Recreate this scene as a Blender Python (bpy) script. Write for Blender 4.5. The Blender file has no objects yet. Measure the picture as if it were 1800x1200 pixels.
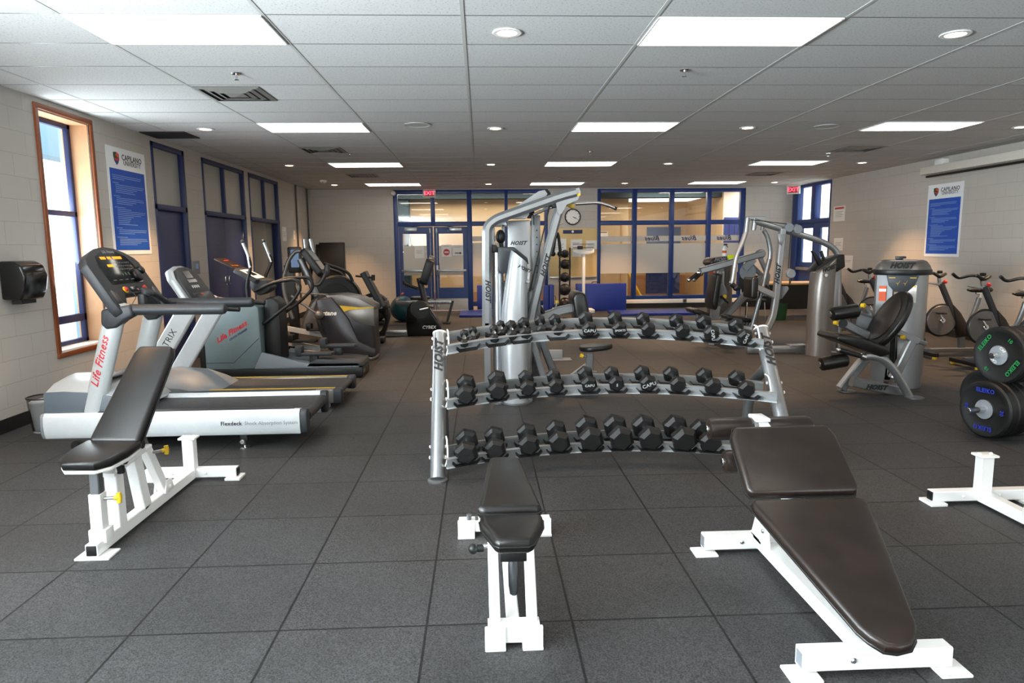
# A university weight room: white and black benches, a curved dumbbell rack, silver weight machines and treadmills.
# Units are metres; X runs along the rear wall, Y into the room, Z up; the camera stands at the origin at 1.53 m.
import bpy, bmesh, math, random
from mathutils import Vector as V, Matrix
C = bpy.context.scene.collection
PI = math.pi
random.seed(7)
def lin(h):
    h = h.lstrip('#'); r = [int(h[i:i+2], 16)/255 for i in (0, 2, 4)]
    return tuple(c/12.92 if c <= .04045 else ((c+.055)/1.055)**2.4 for c in r) + (1,)
class NT:
    def __init__(s, name):
        s.m = bpy.data.materials.new(name); s.m.use_nodes = True
        s.t = s.m.node_tree; s.b = s.t.nodes['Principled BSDF']; s.out = s.t.nodes['Material Output']
    def n(s, ty, **kw):
        x = s.t.nodes.new(ty)
        for k, v in kw.items():
            if k.startswith('i_'): x.inputs[k[2:].replace('_', ' ')].default_value = v
            else: setattr(x, k, v)
        return x
    def l(s, a, b): s.t.links.new(a, b)
def pm(name, col, rough=.5, metal=0., var=.06, scale=30., bump=0., coat=0., bscale=None):
    """principled material whose colour and gloss wander a little with noise"""
    k = NT(name); b = k.b
    tc = k.n('ShaderNodeTexCoord'); no = k.n('ShaderNodeTexNoise', i_Scale=scale, i_Detail=3.)
    k.l(tc.outputs['Object'], no.inputs['Vector'])
    mx = k.n('ShaderNodeMix', data_type='RGBA')
    c = lin(col) if isinstance(col, str) else tuple(col)
    mx.inputs['A'].default_value = tuple(max(0, x*(1-var)) for x in c[:3]) + (1,)
    mx.inputs['B'].default_value = tuple(min(1, x*(1+var)) for x in c[:3]) + (1,)
    k.l(no.outputs['Fac'], mx.inputs['Factor']); k.l(mx.outputs['Result'], b.inputs['Base Color'])
    mr = k.n('ShaderNodeMapRange'); mr.inputs['To Min'].default_value = max(.02, rough*.85); mr.inputs['To Max'].default_value = min(1, rough*1.15)
    k.l(no.outputs['Fac'], mr.inputs['Value']); k.l(mr.outputs['Result'], b.inputs['Roughness'])
    b.inputs['Metallic'].default_value = metal
    if coat: b.inputs['Coat Weight'].default_value = coat
    if bump:
        n2 = k.n('ShaderNodeTexNoise', i_Scale=bscale or scale*4, i_Detail=4.); k.l(tc.outputs['Object'], n2.inputs['Vector'])
        bu = k.n('ShaderNodeBump', i_Strength=bump, i_Distance=.004); k.l(n2.outputs['Fac'], bu.inputs['Height']); k.l(bu.outputs['Normal'], b.inputs['Normal'])
    return k.m
def em(name, col, strength):
    k = NT(name); e = k.n('ShaderNodeEmission', i_Strength=strength); e.inputs['Color'].default_value = lin(col) if isinstance(col, str) else tuple(col)
    k.l(e.outputs['Emission'], k.out.inputs['Surface']); return k.m
# ---------------------------------------------------------------- mesh building
def basis(o, x, y):
    x = V(x).normalized(); y = V(y); z = x.cross(y).normalized(); y = z.cross(x)
    m = Matrix((x, y, z)).transposed().to_4x4(); m.translation = V(o); return m
def PLANE(p, t=0):
    if p == 'xz': return Matrix(((1,0,0,0),(0,0,1,t),(0,1,0,0),(0,0,0,1)))
    if p == 'yz': return Matrix(((0,0,1,t),(1,0,0,0),(0,1,0,0),(0,0,0,1)))
    return Matrix(((1,0,0,0),(0,1,0,0),(0,0,1,t),(0,0,0,1)))
def fil(pts, rad, n=5):
    """round the corners of a polyline"""
    P = [V(p) for p in pts]; out = [P[0]]
    for i in range(1, len(P)-1):
        a, b, c = P[i-1], P[i], P[i+1]; r = rad[i-1] if isinstance(rad, (list, tuple)) else rad
        d = min(r, (a-b).length*.49, (c-b).length*.49)
        p, q = b+(a-b).normalized()*d, b+(c-b).normalized()*d
        for k in range(n+1):
            t = k/n; out.append(p*(1-t)**2 + b*2*t*(1-t) + q*t*t)
    out.append(P[-1]); return out
def spline(pts, n=6):
    P = [V(p) for p in pts]; Q = [P[0]*2-P[1]] + P + [P[-1]*2-P[-2]]; out = []
    for i in range(1, len(Q)-2):
        a, b, c, d = Q[i-1:i+3]
        for k in range(n):
            t = k/n
            out.append(.5*((2*b)+(c-a)*t+(2*a-5*b+4*c-d)*t*t+(3*b-a-3*c+d)*t**3))
    out.append(P[-1]); return out
def rr(w, h, r, n=4, c=(0, 0)):
    """rounded rectangle outline"""
    o = []
    for sx, sy, a0 in ((1,1,0), (-1,1,90), (-1,-1,180), (1,-1,270)):
        for k in range(n+1):
            a = math.radians(a0+90*k/n); o.append((c[0]+sx*(w/2-r)+r*math.cos(a), c[1]+sy*(h/2-r)+r*math.sin(a)))
    return o
def circ(r, n=24, c=(0, 0), a0=0): return [(c[0]+r*math.cos(a0+2*PI*k/n), c[1]+r*math.sin(a0+2*PI*k/n)) for k in range(n)]
class MB:
    def __init__(s): s.v = []; s.f = []; s.m = []; s.cur = 0
    def mat(s, i): s.cur = i; return s
    def add(s, vs, fs):
        n = len(s.v); s.v += [tuple(v) for v in vs]; s.f += [[n+i for i in f] for f in fs]; s.m += [s.cur]*len(fs); return s
    def prism(s, pts, M, a, b, bev=0, seg=2, ang=28):
        """a 2-D outline pushed along the third axis of M (a matrix, or 'xz' / 'yz' / 'xy') from a to b"""
        if isinstance(M, str): M = PLANE(M)
        bm = bmesh.new(); n = len(pts)
        lo = [bm.verts.new((p[0], p[1], a)) for p in pts]; hi = [bm.verts.new((p[0], p[1], b)) for p in pts]
        bm.faces.new(lo); bm.faces.new(hi)
        for i in range(n): bm.faces.new((lo[i], lo[(i+1) % n], hi[(i+1) % n], hi[i]))
        bmesh.ops.recalc_face_normals(bm, faces=bm.faces)
        if bev:
            bm.normal_update()
            e = [e for e in bm.edges if len(e.link_faces) == 2 and e.calc_face_angle(0) > math.radians(ang)]
            bmesh.ops.bevel(bm, geom=e, offset=bev, offset_type='OFFSET', segments=seg, profile=.5, affect='EDGES', clamp_overlap=True)
        bm.verts.ensure_lookup_table(); bm.verts.index_update()
        flip = M.to_3x3().determinant() < 0
        s.add([M @ v.co for v in bm.verts], [[v.index for v in (reversed(f.verts) if flip else f.verts)] for f in bm.faces]); bm.free(); return s
    def box(s, x0, x1, y0, y1, z0, z1, bev=0, seg=2):
        return s.prism([(x0, y0), (x1, y0), (x1, y1), (x0, y1)], 'xy', z0, z1, bev, seg)
    def obox(s, M, sx, sy, sz, bev=0, seg=2):
        return s.prism([(-sx/2, -sy/2), (sx/2, -sy/2), (sx/2, sy/2), (-sx/2, sy/2)], M, -sz/2, sz/2, bev, seg)
    def sweep(s, pts, prof, up=None, caps=True, scale=None, closed=False):
        P = [V(p) for p in pts]; P = [p for i, p in enumerate(P) if i == 0 or (p-P[i-1]).length > 1e-6]
        n = len(P); k = len(prof); vs = []; T = []
        for i in range(n):
            if closed: d = P[(i+1) % n]-P[i-1]
            else: d = (P[min(i+1, n-1)]-P[max(i-1, 0)])
            T.append(d.normalized())
        u = V(up) if up else (V((0, 0, 1)) if abs(T[0].z) < .9 else V((0, 1, 0)))
        u = (u-T[0]*u.dot(T[0])).normalized()
        for i in range(n):
            if up:
                w = V(up)-T[i]*V(up).dot(T[i]); u = w.normalized() if w.length > 1e-3 else u
            else: u = (u-T[i]*u.dot(T[i])).normalized()
            r = T[i].cross(u); sc = 1 if scale is None else (scale[i] if i < len(scale) else scale[-1])
            vs += [P[i]+r*(a*sc)+u*(b*sc) for a, b in prof]
        fs = []
        for i in range(n if closed else n-1):
            j = (i+1) % n
            for q in range(k): fs.append((i*k+q, i*k+(q+1) % k, j*k+(q+1) % k, j*k+q))
        if caps and not closed: fs += [list(range(k))[::-1], [(n-1)*k+q for q in range(k)]]
        return s.add(vs, fs)
    def tube(s, pts, r, seg=10, caps=True, closed=False):
        if isinstance(r, (list, tuple)): return s.sweep(pts, circ(1, seg), caps=caps, scale=r, closed=closed)
        return s.sweep(pts, circ(r, seg), caps=caps, closed=closed)
    def bar(s, pts, w, h, up=None, ch=.004):
        ch = min(ch, w*.3, h*.3); a, b = w/2, h/2
        return s.sweep(pts, [(a, -b+ch), (a, b-ch), (a-ch, b), (-a+ch, b), (-a, b-ch), (-a, -b+ch), (-a+ch, -b), (a-ch, -b)], up)
    def lathe(s, prof, c=(0, 0, 0), ax=(0, 0, 1), seg=20, caps=True):
        ax = V(ax).normalized(); u = ax.orthogonal().normalized(); w = ax.cross(u); c = V(c); vs = []; fs = []; n = len(prof)
        for r, h in prof:
            for k in range(seg):
                a = 2*PI*k/seg; vs.append(c+ax*h+(u*math.cos(a)+w*math.sin(a))*max(r, 1e-4))
        for i in range(n-1):
            for k in range(seg): fs.append((i*seg+k, i*seg+(k+1) % seg, (i+1)*seg+(k+1) % seg, (i+1)*seg+k))
        if caps: fs += [list(range(seg))[::-1], [(n-1)*seg+k for k in range(seg)]]
        return s.add(vs, fs)
    def disc(s, c, ax, r, h, seg=20, ch=0):
        """a short cylinder from c along ax"""
        ch = ch or min(r, h)*.15
        return s.lathe([(r-ch, 0), (r, ch), (r, h-ch), (r-ch, h)], c, ax, seg)
    def rod(s, a, b, r, seg=12):
        d = V(b)-V(a); return s.disc(a, d, r, d.length, seg, min(r, d.length)*.12)
    def ball(s, c, r, seg=16, sc=(1, 1, 1)):
        m = len(s.v); n = max(6, seg//2)
        s.lathe([(r*math.sin(PI*k/n), -r*math.cos(PI*k/n)) for k in range(n+1)], c, (0, 0, 1), seg)
        s.v[m:] = [tuple(c[i]+(v[i]-c[i])*sc[i] for i in range(3)) for v in s.v[m:]]
        return s
    def loft(s, rings, caps=True):
        k = len(rings[0]); vs = [V(p) for r in rings for p in r]; fs = []
        for i in range(len(rings)-1):
            for q in range(k): fs.append((i*k+q, i*k+(q+1) % k, (i+1)*k+(q+1) % k, (i+1)*k+q))
        if caps: fs += [list(range(k))[::-1], [(len(rings)-1)*k+q for q in range(k)]]
        return s.add(vs, fs)
    def pad(s, pts, M, t, r=.02, seg=3):
        """a cushion: outline in the plane of M, t thick, with rounded rims"""
        return s.prism(pts, M, -t/2, t/2, r, seg, 50)
    def turn(s, c, ang, sx=1.):
        """swing everything built so far about a vertical axis at c, its width scaled by sx first"""
        co, si = math.cos(ang), math.sin(ang)
        s.v = [(c[0]+(v[0]-c[0])*sx*co-(v[1]-c[1])*si, c[1]+(v[0]-c[0])*sx*si+(v[1]-c[1])*co, v[2]) for v in s.v]; return s
    def quad(s, a, b, c, d): return s.add([a, b, c, d], [(0, 1, 2, 3)])
    def text(s, txt, o, x, y, size, ext=.0008, shear=0., align='CENTER', bold=0.):
        """lettering standing on the surface at o, running along x, upright along y"""
        cu = bpy.data.curves.new('t', 'FONT'); cu.body = txt; cu.size = size; cu.extrude = ext; cu.shear = shear
        cu.align_x = align; cu.align_y = 'CENTER'; cu.offset = bold; cu.space_character = 1.07 if bold else 1.0; cu.resolution_u = 2
        ob = bpy.data.objects.new('t', cu); C.objects.link(ob)
        me = bpy.data.meshes.new_from_object(ob.evaluated_get(bpy.context.evaluated_depsgraph_get()))
        bpy.data.objects.remove(ob); bpy.data.curves.remove(cu)
        X = V(x).normalized(); Y = V(y).normalized(); Z = X.cross(Y)
        s.add([V(o)+X*v.co.x+Y*v.co.y+Z*v.co.z for v in me.vertices], [list(p.vertices) for p in me.polygons])
        bpy.data.meshes.remove(me); return s
    def brand(s, o, x, y, size): return s.text('HOIST', o, x, y, size, .0012, .38, bold=size*.045)
    def build(s, name, mats, parent=None, ang=34, base=None):
        if not isinstance(mats, (list, tuple)): mats = [mats]
        w = V(WL.get(parent.name, (0, 0, 0))) if parent else V(base or (0, 0, 0))
        me = bpy.data.meshes.new(name); me.from_pydata([V(v)-w for v in s.v], [], s.f)
        for m in mats: me.materials.append(m)
        me.polygons.foreach_set('material_index', s.m); me.polygons.foreach_set('use_smooth', [True]*len(s.f))
        bm = bmesh.new(); bm.from_mesh(me); bmesh.ops.recalc_face_normals(bm, faces=bm.faces); bm.to_mesh(me); bm.free()
        me.set_sharp_from_angle(angle=math.radians(ang)); me.update()
        o = bpy.data.objects.new(name, me); C.objects.link(o)
        if parent: o.parent = parent
        else: o.location = w
        WL[o.name] = tuple(w); return o
WL = {}
def thing(name, label, cat, loc=(0, 0, 0), group=None):
    o = bpy.data.objects.new(name, None); C.objects.link(o); o.location = loc; o.empty_display_size = .1; WL[o.name] = tuple(loc)
    o['label'] = label; o['category'] = cat
    if group: o['group'] = group
    return o
def solo(mb, name, mats, label, cat, group=None, ang=34):
    """a thing that is one mesh, its origin at the middle of its underside"""
    xs, ys, zs = zip(*s3(mb.v)); o = mb.build(name, mats, None, ang, base=((min(xs)+max(xs))/2, (min(ys)+max(ys))/2, min(zs)))
    o['label'] = label; o['category'] = cat
    if group: o['group'] = group
    return o
def s3(v): return [tuple(p) for p in v]
def struct(mb, name, mats, parent=None, ang=30):
    o = mb.build(name, mats, parent, ang)
    if not parent: o['kind'] = 'structure'
    return o
def dup(root, loc, rz=0., label=None, group=None):
    """a copy of a thing with copies of its parts and sub-parts"""
    r = root.copy(); C.objects.link(r); r.location = loc; r.rotation_euler = (0, 0, rz); WL[r.name] = tuple(loc)
    if label: r['label'] = label
    if group: r['group'] = group
    for ch in list(root.children):
        c = ch.copy(); C.objects.link(c); c.parent = r
        for g in list(ch.children):
            d = g.copy(); C.objects.link(d); d.parent = c
    return r

# ---------------------------------------------------------------- materials
def floor_mat():
    k = NT('rubber_tiles'); b = k.b; tc = k.n('ShaderNodeTexCoord')
    br = k.n('ShaderNodeTexBrick', offset=0., squash=1.)
    for a, v in (('Scale', 1.), ('Brick Width', .5968), ('Row Height', .5968), ('Mortar Size', .006), ('Mortar Smooth', .3), ('Bias', 0.)): br.inputs[a].default_value = v
    br.inputs['Color1'].default_value = (1, 1, 1, 1); br.inputs['Color2'].default_value = (.82, .82, .82, 1); br.inputs['Mortar'].default_value = (.12, .12, .12, 1)
    mp = k.n('ShaderNodeMapping'); wn = k.n('ShaderNodeTexNoise', i_Scale=60.); k.l(tc.outputs['Object'], wn.inputs['Vector'])
    wv = k.n('ShaderNodeVectorMath', operation='MULTIPLY_ADD'); wv.inputs[1].default_value = (.006, .006, 0); k.l(wn.outputs['Color'], wv.inputs[0]); k.l(tc.outputs['Object'], wv.inputs[2])
    k.l(wv.outputs[0], br.inputs['Vector'])
    vo = k.n('ShaderNodeTexVoronoi', i_Scale=230.); k.l(tc.outputs['Object'], vo.inputs['Vector'])
    rp = k.n('ShaderNodeValToRGB'); rp.color_ramp.elements[0].color = (.017, .0166, .0166, 1); rp.color_ramp.elements[1].color = (.068, .067, .069, 1)
    rp.color_ramp.elements[0].position = .1; rp.color_ramp.elements[1].position = .95
    sp = k.n('ShaderNodeSeparateColor'); k.l(vo.outputs['Color'], sp.inputs[0]); k.l(sp.outputs[0], rp.inputs['Fac'])
    la = k.n('ShaderNodeTexNoise', i_Scale=1.3, i_Detail=5.); k.l(tc.outputs['Object'], la.inputs['Vector'])
    lr = k.n('ShaderNodeMapRange'); lr.inputs['From Min'].default_value = .3; lr.inputs['From Max'].default_value = .7; lr.inputs['To Min'].default_value = .82; lr.inputs['To Max'].default_value = 1.15; k.l(la.outputs['Fac'], lr.inputs['Value'])
    m1 = k.n('ShaderNodeMix', data_type='RGBA', blend_type='MULTIPLY'); m1.inputs['Factor'].default_value = 1; k.l(rp.outputs['Color'], m1.inputs['A']); k.l(br.outputs['Color'], m1.inputs['B'])
    m2 = k.n('ShaderNodeVectorMath', operation='SCALE'); k.l(m1.outputs['Result'], m2.inputs[0]); k.l(lr.outputs['Result'], m2.inputs['Scale'])
    k.l(m2.outputs[0], b.inputs['Base Color'])
    b.inputs['Roughness'].default_value = .62; b.inputs['Specular IOR Level'].default_value = .4
    ad = k.n('ShaderNodeMath', operation='MULTIPLY_ADD'); ad.inputs[1].default_value = .25; k.l(vo.outputs['Distance'], ad.inputs[0])
    iv = k.n('ShaderNodeMath', operation='SUBTRACT'); iv.inputs[0].default_value = 1; k.l(br.outputs['Fac'], iv.inputs[1]); k.l(iv.outputs[0], ad.inputs[2])
    bu = k.n('ShaderNodeBump', i_Strength=.5, i_Distance=.004); k.l(ad.outputs[0], bu.inputs['Height']); k.l(bu.outputs['Normal'], b.inputs['Normal'])
    return k.m
def block_mat(name, axis, col, bw=.4, bh=.2):
    """painted concrete blocks; axis 0 = wall runs along X, 1 = along Y"""
    k = NT(name); b = k.b; tc = k.n('ShaderNodeTexCoord'); sx = k.n('ShaderNodeSeparateXYZ'); k.l(tc.outputs['Object'], sx.inputs[0])
    cx = k.n('ShaderNodeCombineXYZ'); k.l(sx.outputs[axis], cx.inputs[0]); k.l(sx.outputs[2], cx.inputs[1])
    br = k.n('ShaderNodeTexBrick', offset=.5)
    for a, v in (('Scale', 1.), ('Brick Width', bw), ('Row Height', bh), ('Mortar Size', .005), ('Mortar Smooth', .6), ('Bias', 0.)): br.inputs[a].default_value = v
    c = lin(col); br.inputs['Color1'].default_value = c; br.inputs['Color2'].default_value = tuple(x*.97 for x in c[:3])+(1,); br.inputs['Mortar'].default_value = tuple(x*.84 for x in c[:3])+(1,)
    k.l(cx.outputs[0], br.inputs['Vector']); k.l(br.outputs['Color'], b.inputs['Base Color']); b.inputs['Roughness'].default_value = .55
    no = k.n('ShaderNodeTexNoise', i_Scale=120., i_Detail=3.); k.l(tc.outputs['Object'], no.inputs['Vector'])
    ad = k.n('ShaderNodeMath', operation='MULTIPLY_ADD'); ad.inputs[1].default_value = -1.; k.l(br.outputs['Fac'], ad.inputs[0])
    sc = k.n('ShaderNodeMath', operation='MULTIPLY'); sc.inputs[1].default_value = .35; k.l(no.outputs['Fac'], sc.inputs[0]); k.l(sc.outputs[0], ad.inputs[2])
    bu = k.n('ShaderNodeBump', i_Strength=.45, i_Distance=.004); k.l(ad.outputs[0], bu.inputs['Height']); k.l(bu.outputs['Normal'], b.inputs['Normal'])
    return k.m
def ceil_mat():
    k = NT('mineral_ceiling_tile'); b = k.b; tc = k.n('ShaderNodeTexCoord')
    no = k.n('ShaderNodeTexNoise', i_Scale=70., i_Detail=4.); k.l(tc.outputs['Object'], no.inputs['Vector'])
    rp = k.n('ShaderNodeValToRGB'); rp.color_ramp.elements[0].position = .34; rp.color_ramp.elements[1].position = .44
    rp.color_ramp.elements[0].color = (.40, .395, .385, 1); rp.color_ramp.elements[1].color = (.585, .585, .575, 1); k.l(no.outputs['Fac'], rp.inputs['Fac'])
    br = k.n('ShaderNodeTexBrick', offset=0.)
    for a, v in (('Scale', 1.), ('Brick Width', 1.22), ('Row Height', .61), ('Mortar Size', .004), ('Mortar Smooth', 0.), ('Bias', 0.)): br.inputs[a].default_value = v
    br.inputs['Color1'].default_value = (1, 1, 1, 1); br.inputs['Color2'].default_value = (.93, .93, .925, 1); br.inputs['Mortar'].default_value = (.75, .75, .75, 1)
    k.l(tc.outputs['Object'], br.inputs['Vector'])
    m1 = k.n('ShaderNodeMix', data_type='RGBA', blend_type='MULTIPLY'); m1.inputs['Factor'].default_value = 1; k.l(rp.outputs['Color'], m1.inputs['A']); k.l(br.outputs['Color'], m1.inputs['B'])
    k.l(m1.outputs['Result'], b.inputs['Base Color']); b.inputs['Roughness'].default_value = .9; b.inputs['Specular IOR Level'].default_value = .2
    return k.m
def glass_mat(name, tint=(1, 1, 1), refl=1.):
    k = NT(name); t = k.n('ShaderNodeBsdfTransparent'); t.inputs['Color'].default_value = tuple(tint)+(1,)
    g = k.n('ShaderNodeBsdfGlossy'); g.inputs['Roughness'].default_value = .01
    f = k.n('ShaderNodeFresnel', i_IOR=1.5); ge = k.n('ShaderNodeNewGeometry'); iv = k.n('ShaderNodeMath', operation='SUBTRACT'); iv.inputs[0].default_value = refl; sc_ = k.n('ShaderNodeMath', operation='MULTIPLY'); sc_.inputs[1].default_value = refl; k.l(ge.outputs['Backfacing'], sc_.inputs[0]); k.l(sc_.outputs[0], iv.inputs[1]); mu = k.n('ShaderNodeMath', operation='MULTIPLY', use_clamp=True); k.l(iv.outputs[0], mu.inputs[1]); k.l(f.outputs[0], mu.inputs[0])
    mx = k.n('ShaderNodeMixShader'); k.l(mu.outputs[0], mx.inputs[0]); k.l(t.outputs[0], mx.inputs[1]); k.l(g.outputs[0], mx.inputs[2]); k.l(mx.outputs[0], k.out.inputs['Surface'])
    return k.m
def frost_mat(name, col, a=.75):
    k = NT(name); b = k.b; b.inputs['Base Color'].default_value = lin(col); b.inputs['Roughness'].default_value = .35
    no = k.n('ShaderNodeTexNoise', i_Scale=300.); mr = k.n('ShaderNodeMapRange'); mr.inputs['To Min'].default_value = a-.05; mr.inputs['To Max'].default_value = a+.05
    k.l(no.outputs['Fac'], mr.inputs['Value']); k.l(mr.outputs['Result'], b.inputs['Alpha']); return k.m
def leather_mat(name, col, rough):
    k = NT(name); b = k.b; tc = k.n('ShaderNodeTexCoord')
    n1 = k.n('ShaderNodeTexNoise', i_Scale=9., i_Detail=5., i_Distortion=.3); k.l(tc.outputs['Object'], n1.inputs['Vector'])
    rp = k.n('ShaderNodeValToRGB'); c = lin(col); rp.color_ramp.elements[0].position = .3; rp.color_ramp.elements[1].position = .75
    rp.color_ramp.elements[0].color = tuple(x*.8 for x in c[:3])+(1,); rp.color_ramp.elements[1].color = tuple(x*1.35 for x in c[:3])+(1,)
    k.l(n1.outputs['Fac'], rp.inputs['Fac']); k.l(rp.outputs['Color'], b.inputs['Base Color'])
    mr = k.n('ShaderNodeMapRange'); mr.inputs['To Min'].default_value = rough-.03; mr.inputs['To Max'].default_value = rough+.05; k.l(n1.outputs['Fac'], mr.inputs['Value']); k.l(mr.outputs['Result'], b.inputs['Roughness'])
    vo = k.n('ShaderNodeTexVoronoi', i_Scale=420.); k.l(tc.outputs['Object'], vo.inputs['Vector'])
    bu = k.n('ShaderNodeBump', i_Strength=.12, i_Distance=.002); k.l(vo.outputs['Distance'], bu.inputs['Height']); k.l(bu.outputs['Normal'], b.inputs['Normal'])
    return k.m
M = dict(
 floor=floor_mat(), wall_x=block_mat('painted_block_rear', 0, '#b9b3ab'), wall_y=block_mat('painted_block_side', 1, '#beb8b0'), ceil=ceil_mat(),
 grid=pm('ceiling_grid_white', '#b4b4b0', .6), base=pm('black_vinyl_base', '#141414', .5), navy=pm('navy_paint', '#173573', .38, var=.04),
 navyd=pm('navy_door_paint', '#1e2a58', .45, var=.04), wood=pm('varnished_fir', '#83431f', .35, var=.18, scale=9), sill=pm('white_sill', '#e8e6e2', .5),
 white=pm('white_powder_coat', '#f6f6f4', .3, var=.03, scale=12), black=pm('black_plastic', '#0d0d0e', .45), dark=pm('dark_grey_plastic', '#292c30', .5, bump=.1),
 rubber=pm('black_rubber', '#080808', .5, bump=.25), blackgloss=pm('black_gloss', '#101011', .18), steel=pm('silver_powder_coat', '#9fa1a3', .30, .8, var=.05, scale=14),
 steeld=pm('darker_silver_coat', '#7a7c7e', .34, .7), chrome=pm('chrome', '#dcdcdc', .12, 1., var=.02), alu=pm('brushed_aluminium', '#a9abad', .3, .9),
 leather=leather_mat('black_vinyl_cushion', '#110f0e', .33), leatherb=leather_mat('worn_brown_black_vinyl', '#211813', .32), piping=pm('black_piping', '#0e0e0e', .4),
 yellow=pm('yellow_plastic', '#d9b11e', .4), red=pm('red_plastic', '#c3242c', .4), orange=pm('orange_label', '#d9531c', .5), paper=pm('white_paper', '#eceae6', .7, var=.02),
 ink=pm('black_ink', '#1a1a1c', .6), grey=pm('grey_plastic', '#7b8085', .45), silver=pm('silver_plastic', '#bfc3c5', .36, .25), pale=pm('pale_silver_plastic', '#d3d7da', .3, .15),
 tread=pm('treadmill_belt', '#2a292b', .6, bump=.2), teal=pm('grey_teal_plastic', '#718083', .38, .1), graph=pm('graphite_metallic', '#3b3a3d', .34, .4), bronze=pm('warm_grey_metallic', '#77726e', .32, .5),
 blue=pm('blue_vinyl', '#20368f', .42, bump=.1), royal=pm('poster_blue', '#124fb4', .55, var=.02), posterw=pm('poster_white', '#e9ebee', .35, var=.02), txtblue=pm('pale_blue_text', '#8fb0e0', .5),
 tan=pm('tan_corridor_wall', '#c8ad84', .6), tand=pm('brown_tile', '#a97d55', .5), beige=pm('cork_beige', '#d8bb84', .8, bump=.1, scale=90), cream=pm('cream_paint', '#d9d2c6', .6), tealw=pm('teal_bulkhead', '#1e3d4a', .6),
 glass=glass_mat('window_glass', (.96, .98, .97), 1.), glassx=glass_mat('interior_glass', (.92, .92, .91), 3.6), frost=frost_mat('frosted_film', '#d6d0c6', .82), frostp=frost_mat('obscure_panel', '#aaa9a2', .97),
 lamp=em('fluorescent_diffuser', (1, .93, .83, 1), 4.6), can=em('warm_downlight_bulb', (1, .70, .40, 1), 16.), exit=em('exit_red', (1, .07, .12, 1), 2.5), led=em('amber_led', (1, .34, .03, 1), 1.6), ledg=em('green_led', (.35, 1, .2, 1), .8),
 green=pm('green_print', '#17793d', .5), bluep=pm('blue_print', '#1d2f96', .5), screen=pm('dark_screen', '#16181b', .15), lime=pm('lime_cloth', '#d7ea1c', .8), iron=pm('cast_grey', '#6d7072', .4, .6),
 ball=pm('teal_ball', '#1b4d5c', .4), woodd=pm('dark_shelf_wood', '#5d4331', .5, var=.2, scale=8), woodt=pm('light_table_wood', '#c8a06a', .45, var=.15, scale=8), steelk=pm('kick_plate', '#b6b1aa', .35, .9), asphalt=pm('outside_ground', '#b9b9b9', .8),
 chalk=pm('faded_white_print', '#a9a9a8', .6), shroud=pm('shroud_silver', '#bcbfc2', .33, .5, var=.03), pipe=pm('pipe_grey', '#4a443c', .5), rail=pm('rail_grey', '#8b8d8e', .38, .25), slate=pm('slate_plastic', '#565e66', .4), louver=pm('louver_grey', '#84837e', .5), reveal=pm('daylit_fir_reveal', '#c79a74', .5, var=.1, scale=9),
 mesh=frost_mat('wire_mesh', '#232220', .35), floord=pm('corridor_floor', '#8a6a50', .45), kgreen=pm('dark_green_plastic', '#0f3d22', .4), snow=pm('outside_white', '#f2f4f6', .8), sky2=pm('outside_blue_grey', '#8fb0c4', .7))

# ---------------------------------------------------------------- the setting
LX, RX, BY, FYW, H = -4.1, 7.75, 17.05, -3.2, 2.96
def holes(mb, a0, a1, z0, z1, rects, plane, t0, t1):
    """a wall as a grid of blocks that leaves the given openings (a0,a1,z0,z1) free"""
    A = sorted({a0, a1, *[r[0] for r in rects], *[r[1] for r in rects]}); Z = sorted({z0, z1, *[r[2] for r in rects], *[r[3] for r in rects]})
    for i in range(len(A)-1):
        for j in range(len(Z)-1):
            ca, cz = (A[i]+A[i+1])/2, (Z[j]+Z[j+1])/2
            if not any(r[0] < ca < r[1] and r[2] < cz < r[3] for r in rects):
                mb.prism([(A[i], Z[j]), (A[i+1], Z[j]), (A[i+1], Z[j+1]), (A[i], Z[j+1])], plane, t0, t1)
    return mb
m = MB(); m.quad((LX-.3, FYW-.3, 0), (RX+.3, FYW-.3, 0), (RX+.3, BY+.02, 0), (LX-.3, BY+.02, 0))
fo = m.build('floor', M['floor'], None, base=(-1.4355, 2.6503, 0)); fo['kind'] = 'structure'
m = MB(); m.box(LX-.3, RX+.3, FYW-.3, BY+.3, H, H+.2); co = m.build('ceiling', M['ceil'], None, base=(-2.5305, 4.5004, H)); co['kind'] = 'structure'
WIN = (6.80, 7.66, .56, 2.86); ADDED_WIN_L = (-2.8, 2.5, .45, 2.75)  # second opening is unseen, added to let light onto the ceiling
D1 = (9.02, 9.98, 0, 2.90); D2 = (10.6, 12.42, 0, 2.90); D3 = (12.66, 14.45, 0, 2.90)
struct(holes(MB(), FYW-.3, BY+.3, 0, H, [WIN, ADDED_WIN_L, D1, D2, D3], 'yz', LX-.28, LX), 'wall_left', M['wall_y'])
RD = (15.12, 17.0, 0, 2.95)
struct(holes(MB(), FYW-.3, BY+.3, 0, H, [RD], 'yz', RX, RX+.2), 'wall_right', M['wall_y'])
BL = (-2.10, 1.66, 0, 2.94); BR = (2.88, 6.58, .22, 2.94)
struct(holes(MB(), LX, RX, 0, H, [BL, BR], 'xz', BY, BY+.2), 'wall_back', M['wall_x'])
ADDED_WIN_F = (3.7, 6.3, .7, 2.6)  # unseen opening added to brighten the bench fronts
struct(holes(MB(), LX, RX, 0, H, [ADDED_WIN_F], 'xz', FYW-.2, FYW), 'wall_front', M['wall_x'])
m = MB()
for a, b, c, d in ((3.7, 6.3, 2.54, 2.6), (3.7, 6.3, .7, .76), (3.7, 3.76, .7, 2.6), (6.24, 6.3, .7, 2.6), (4.97, 5.03, .7, 2.6)): m.box(a, b, FYW-.12, FYW-.06, c, d, .004)
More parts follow.
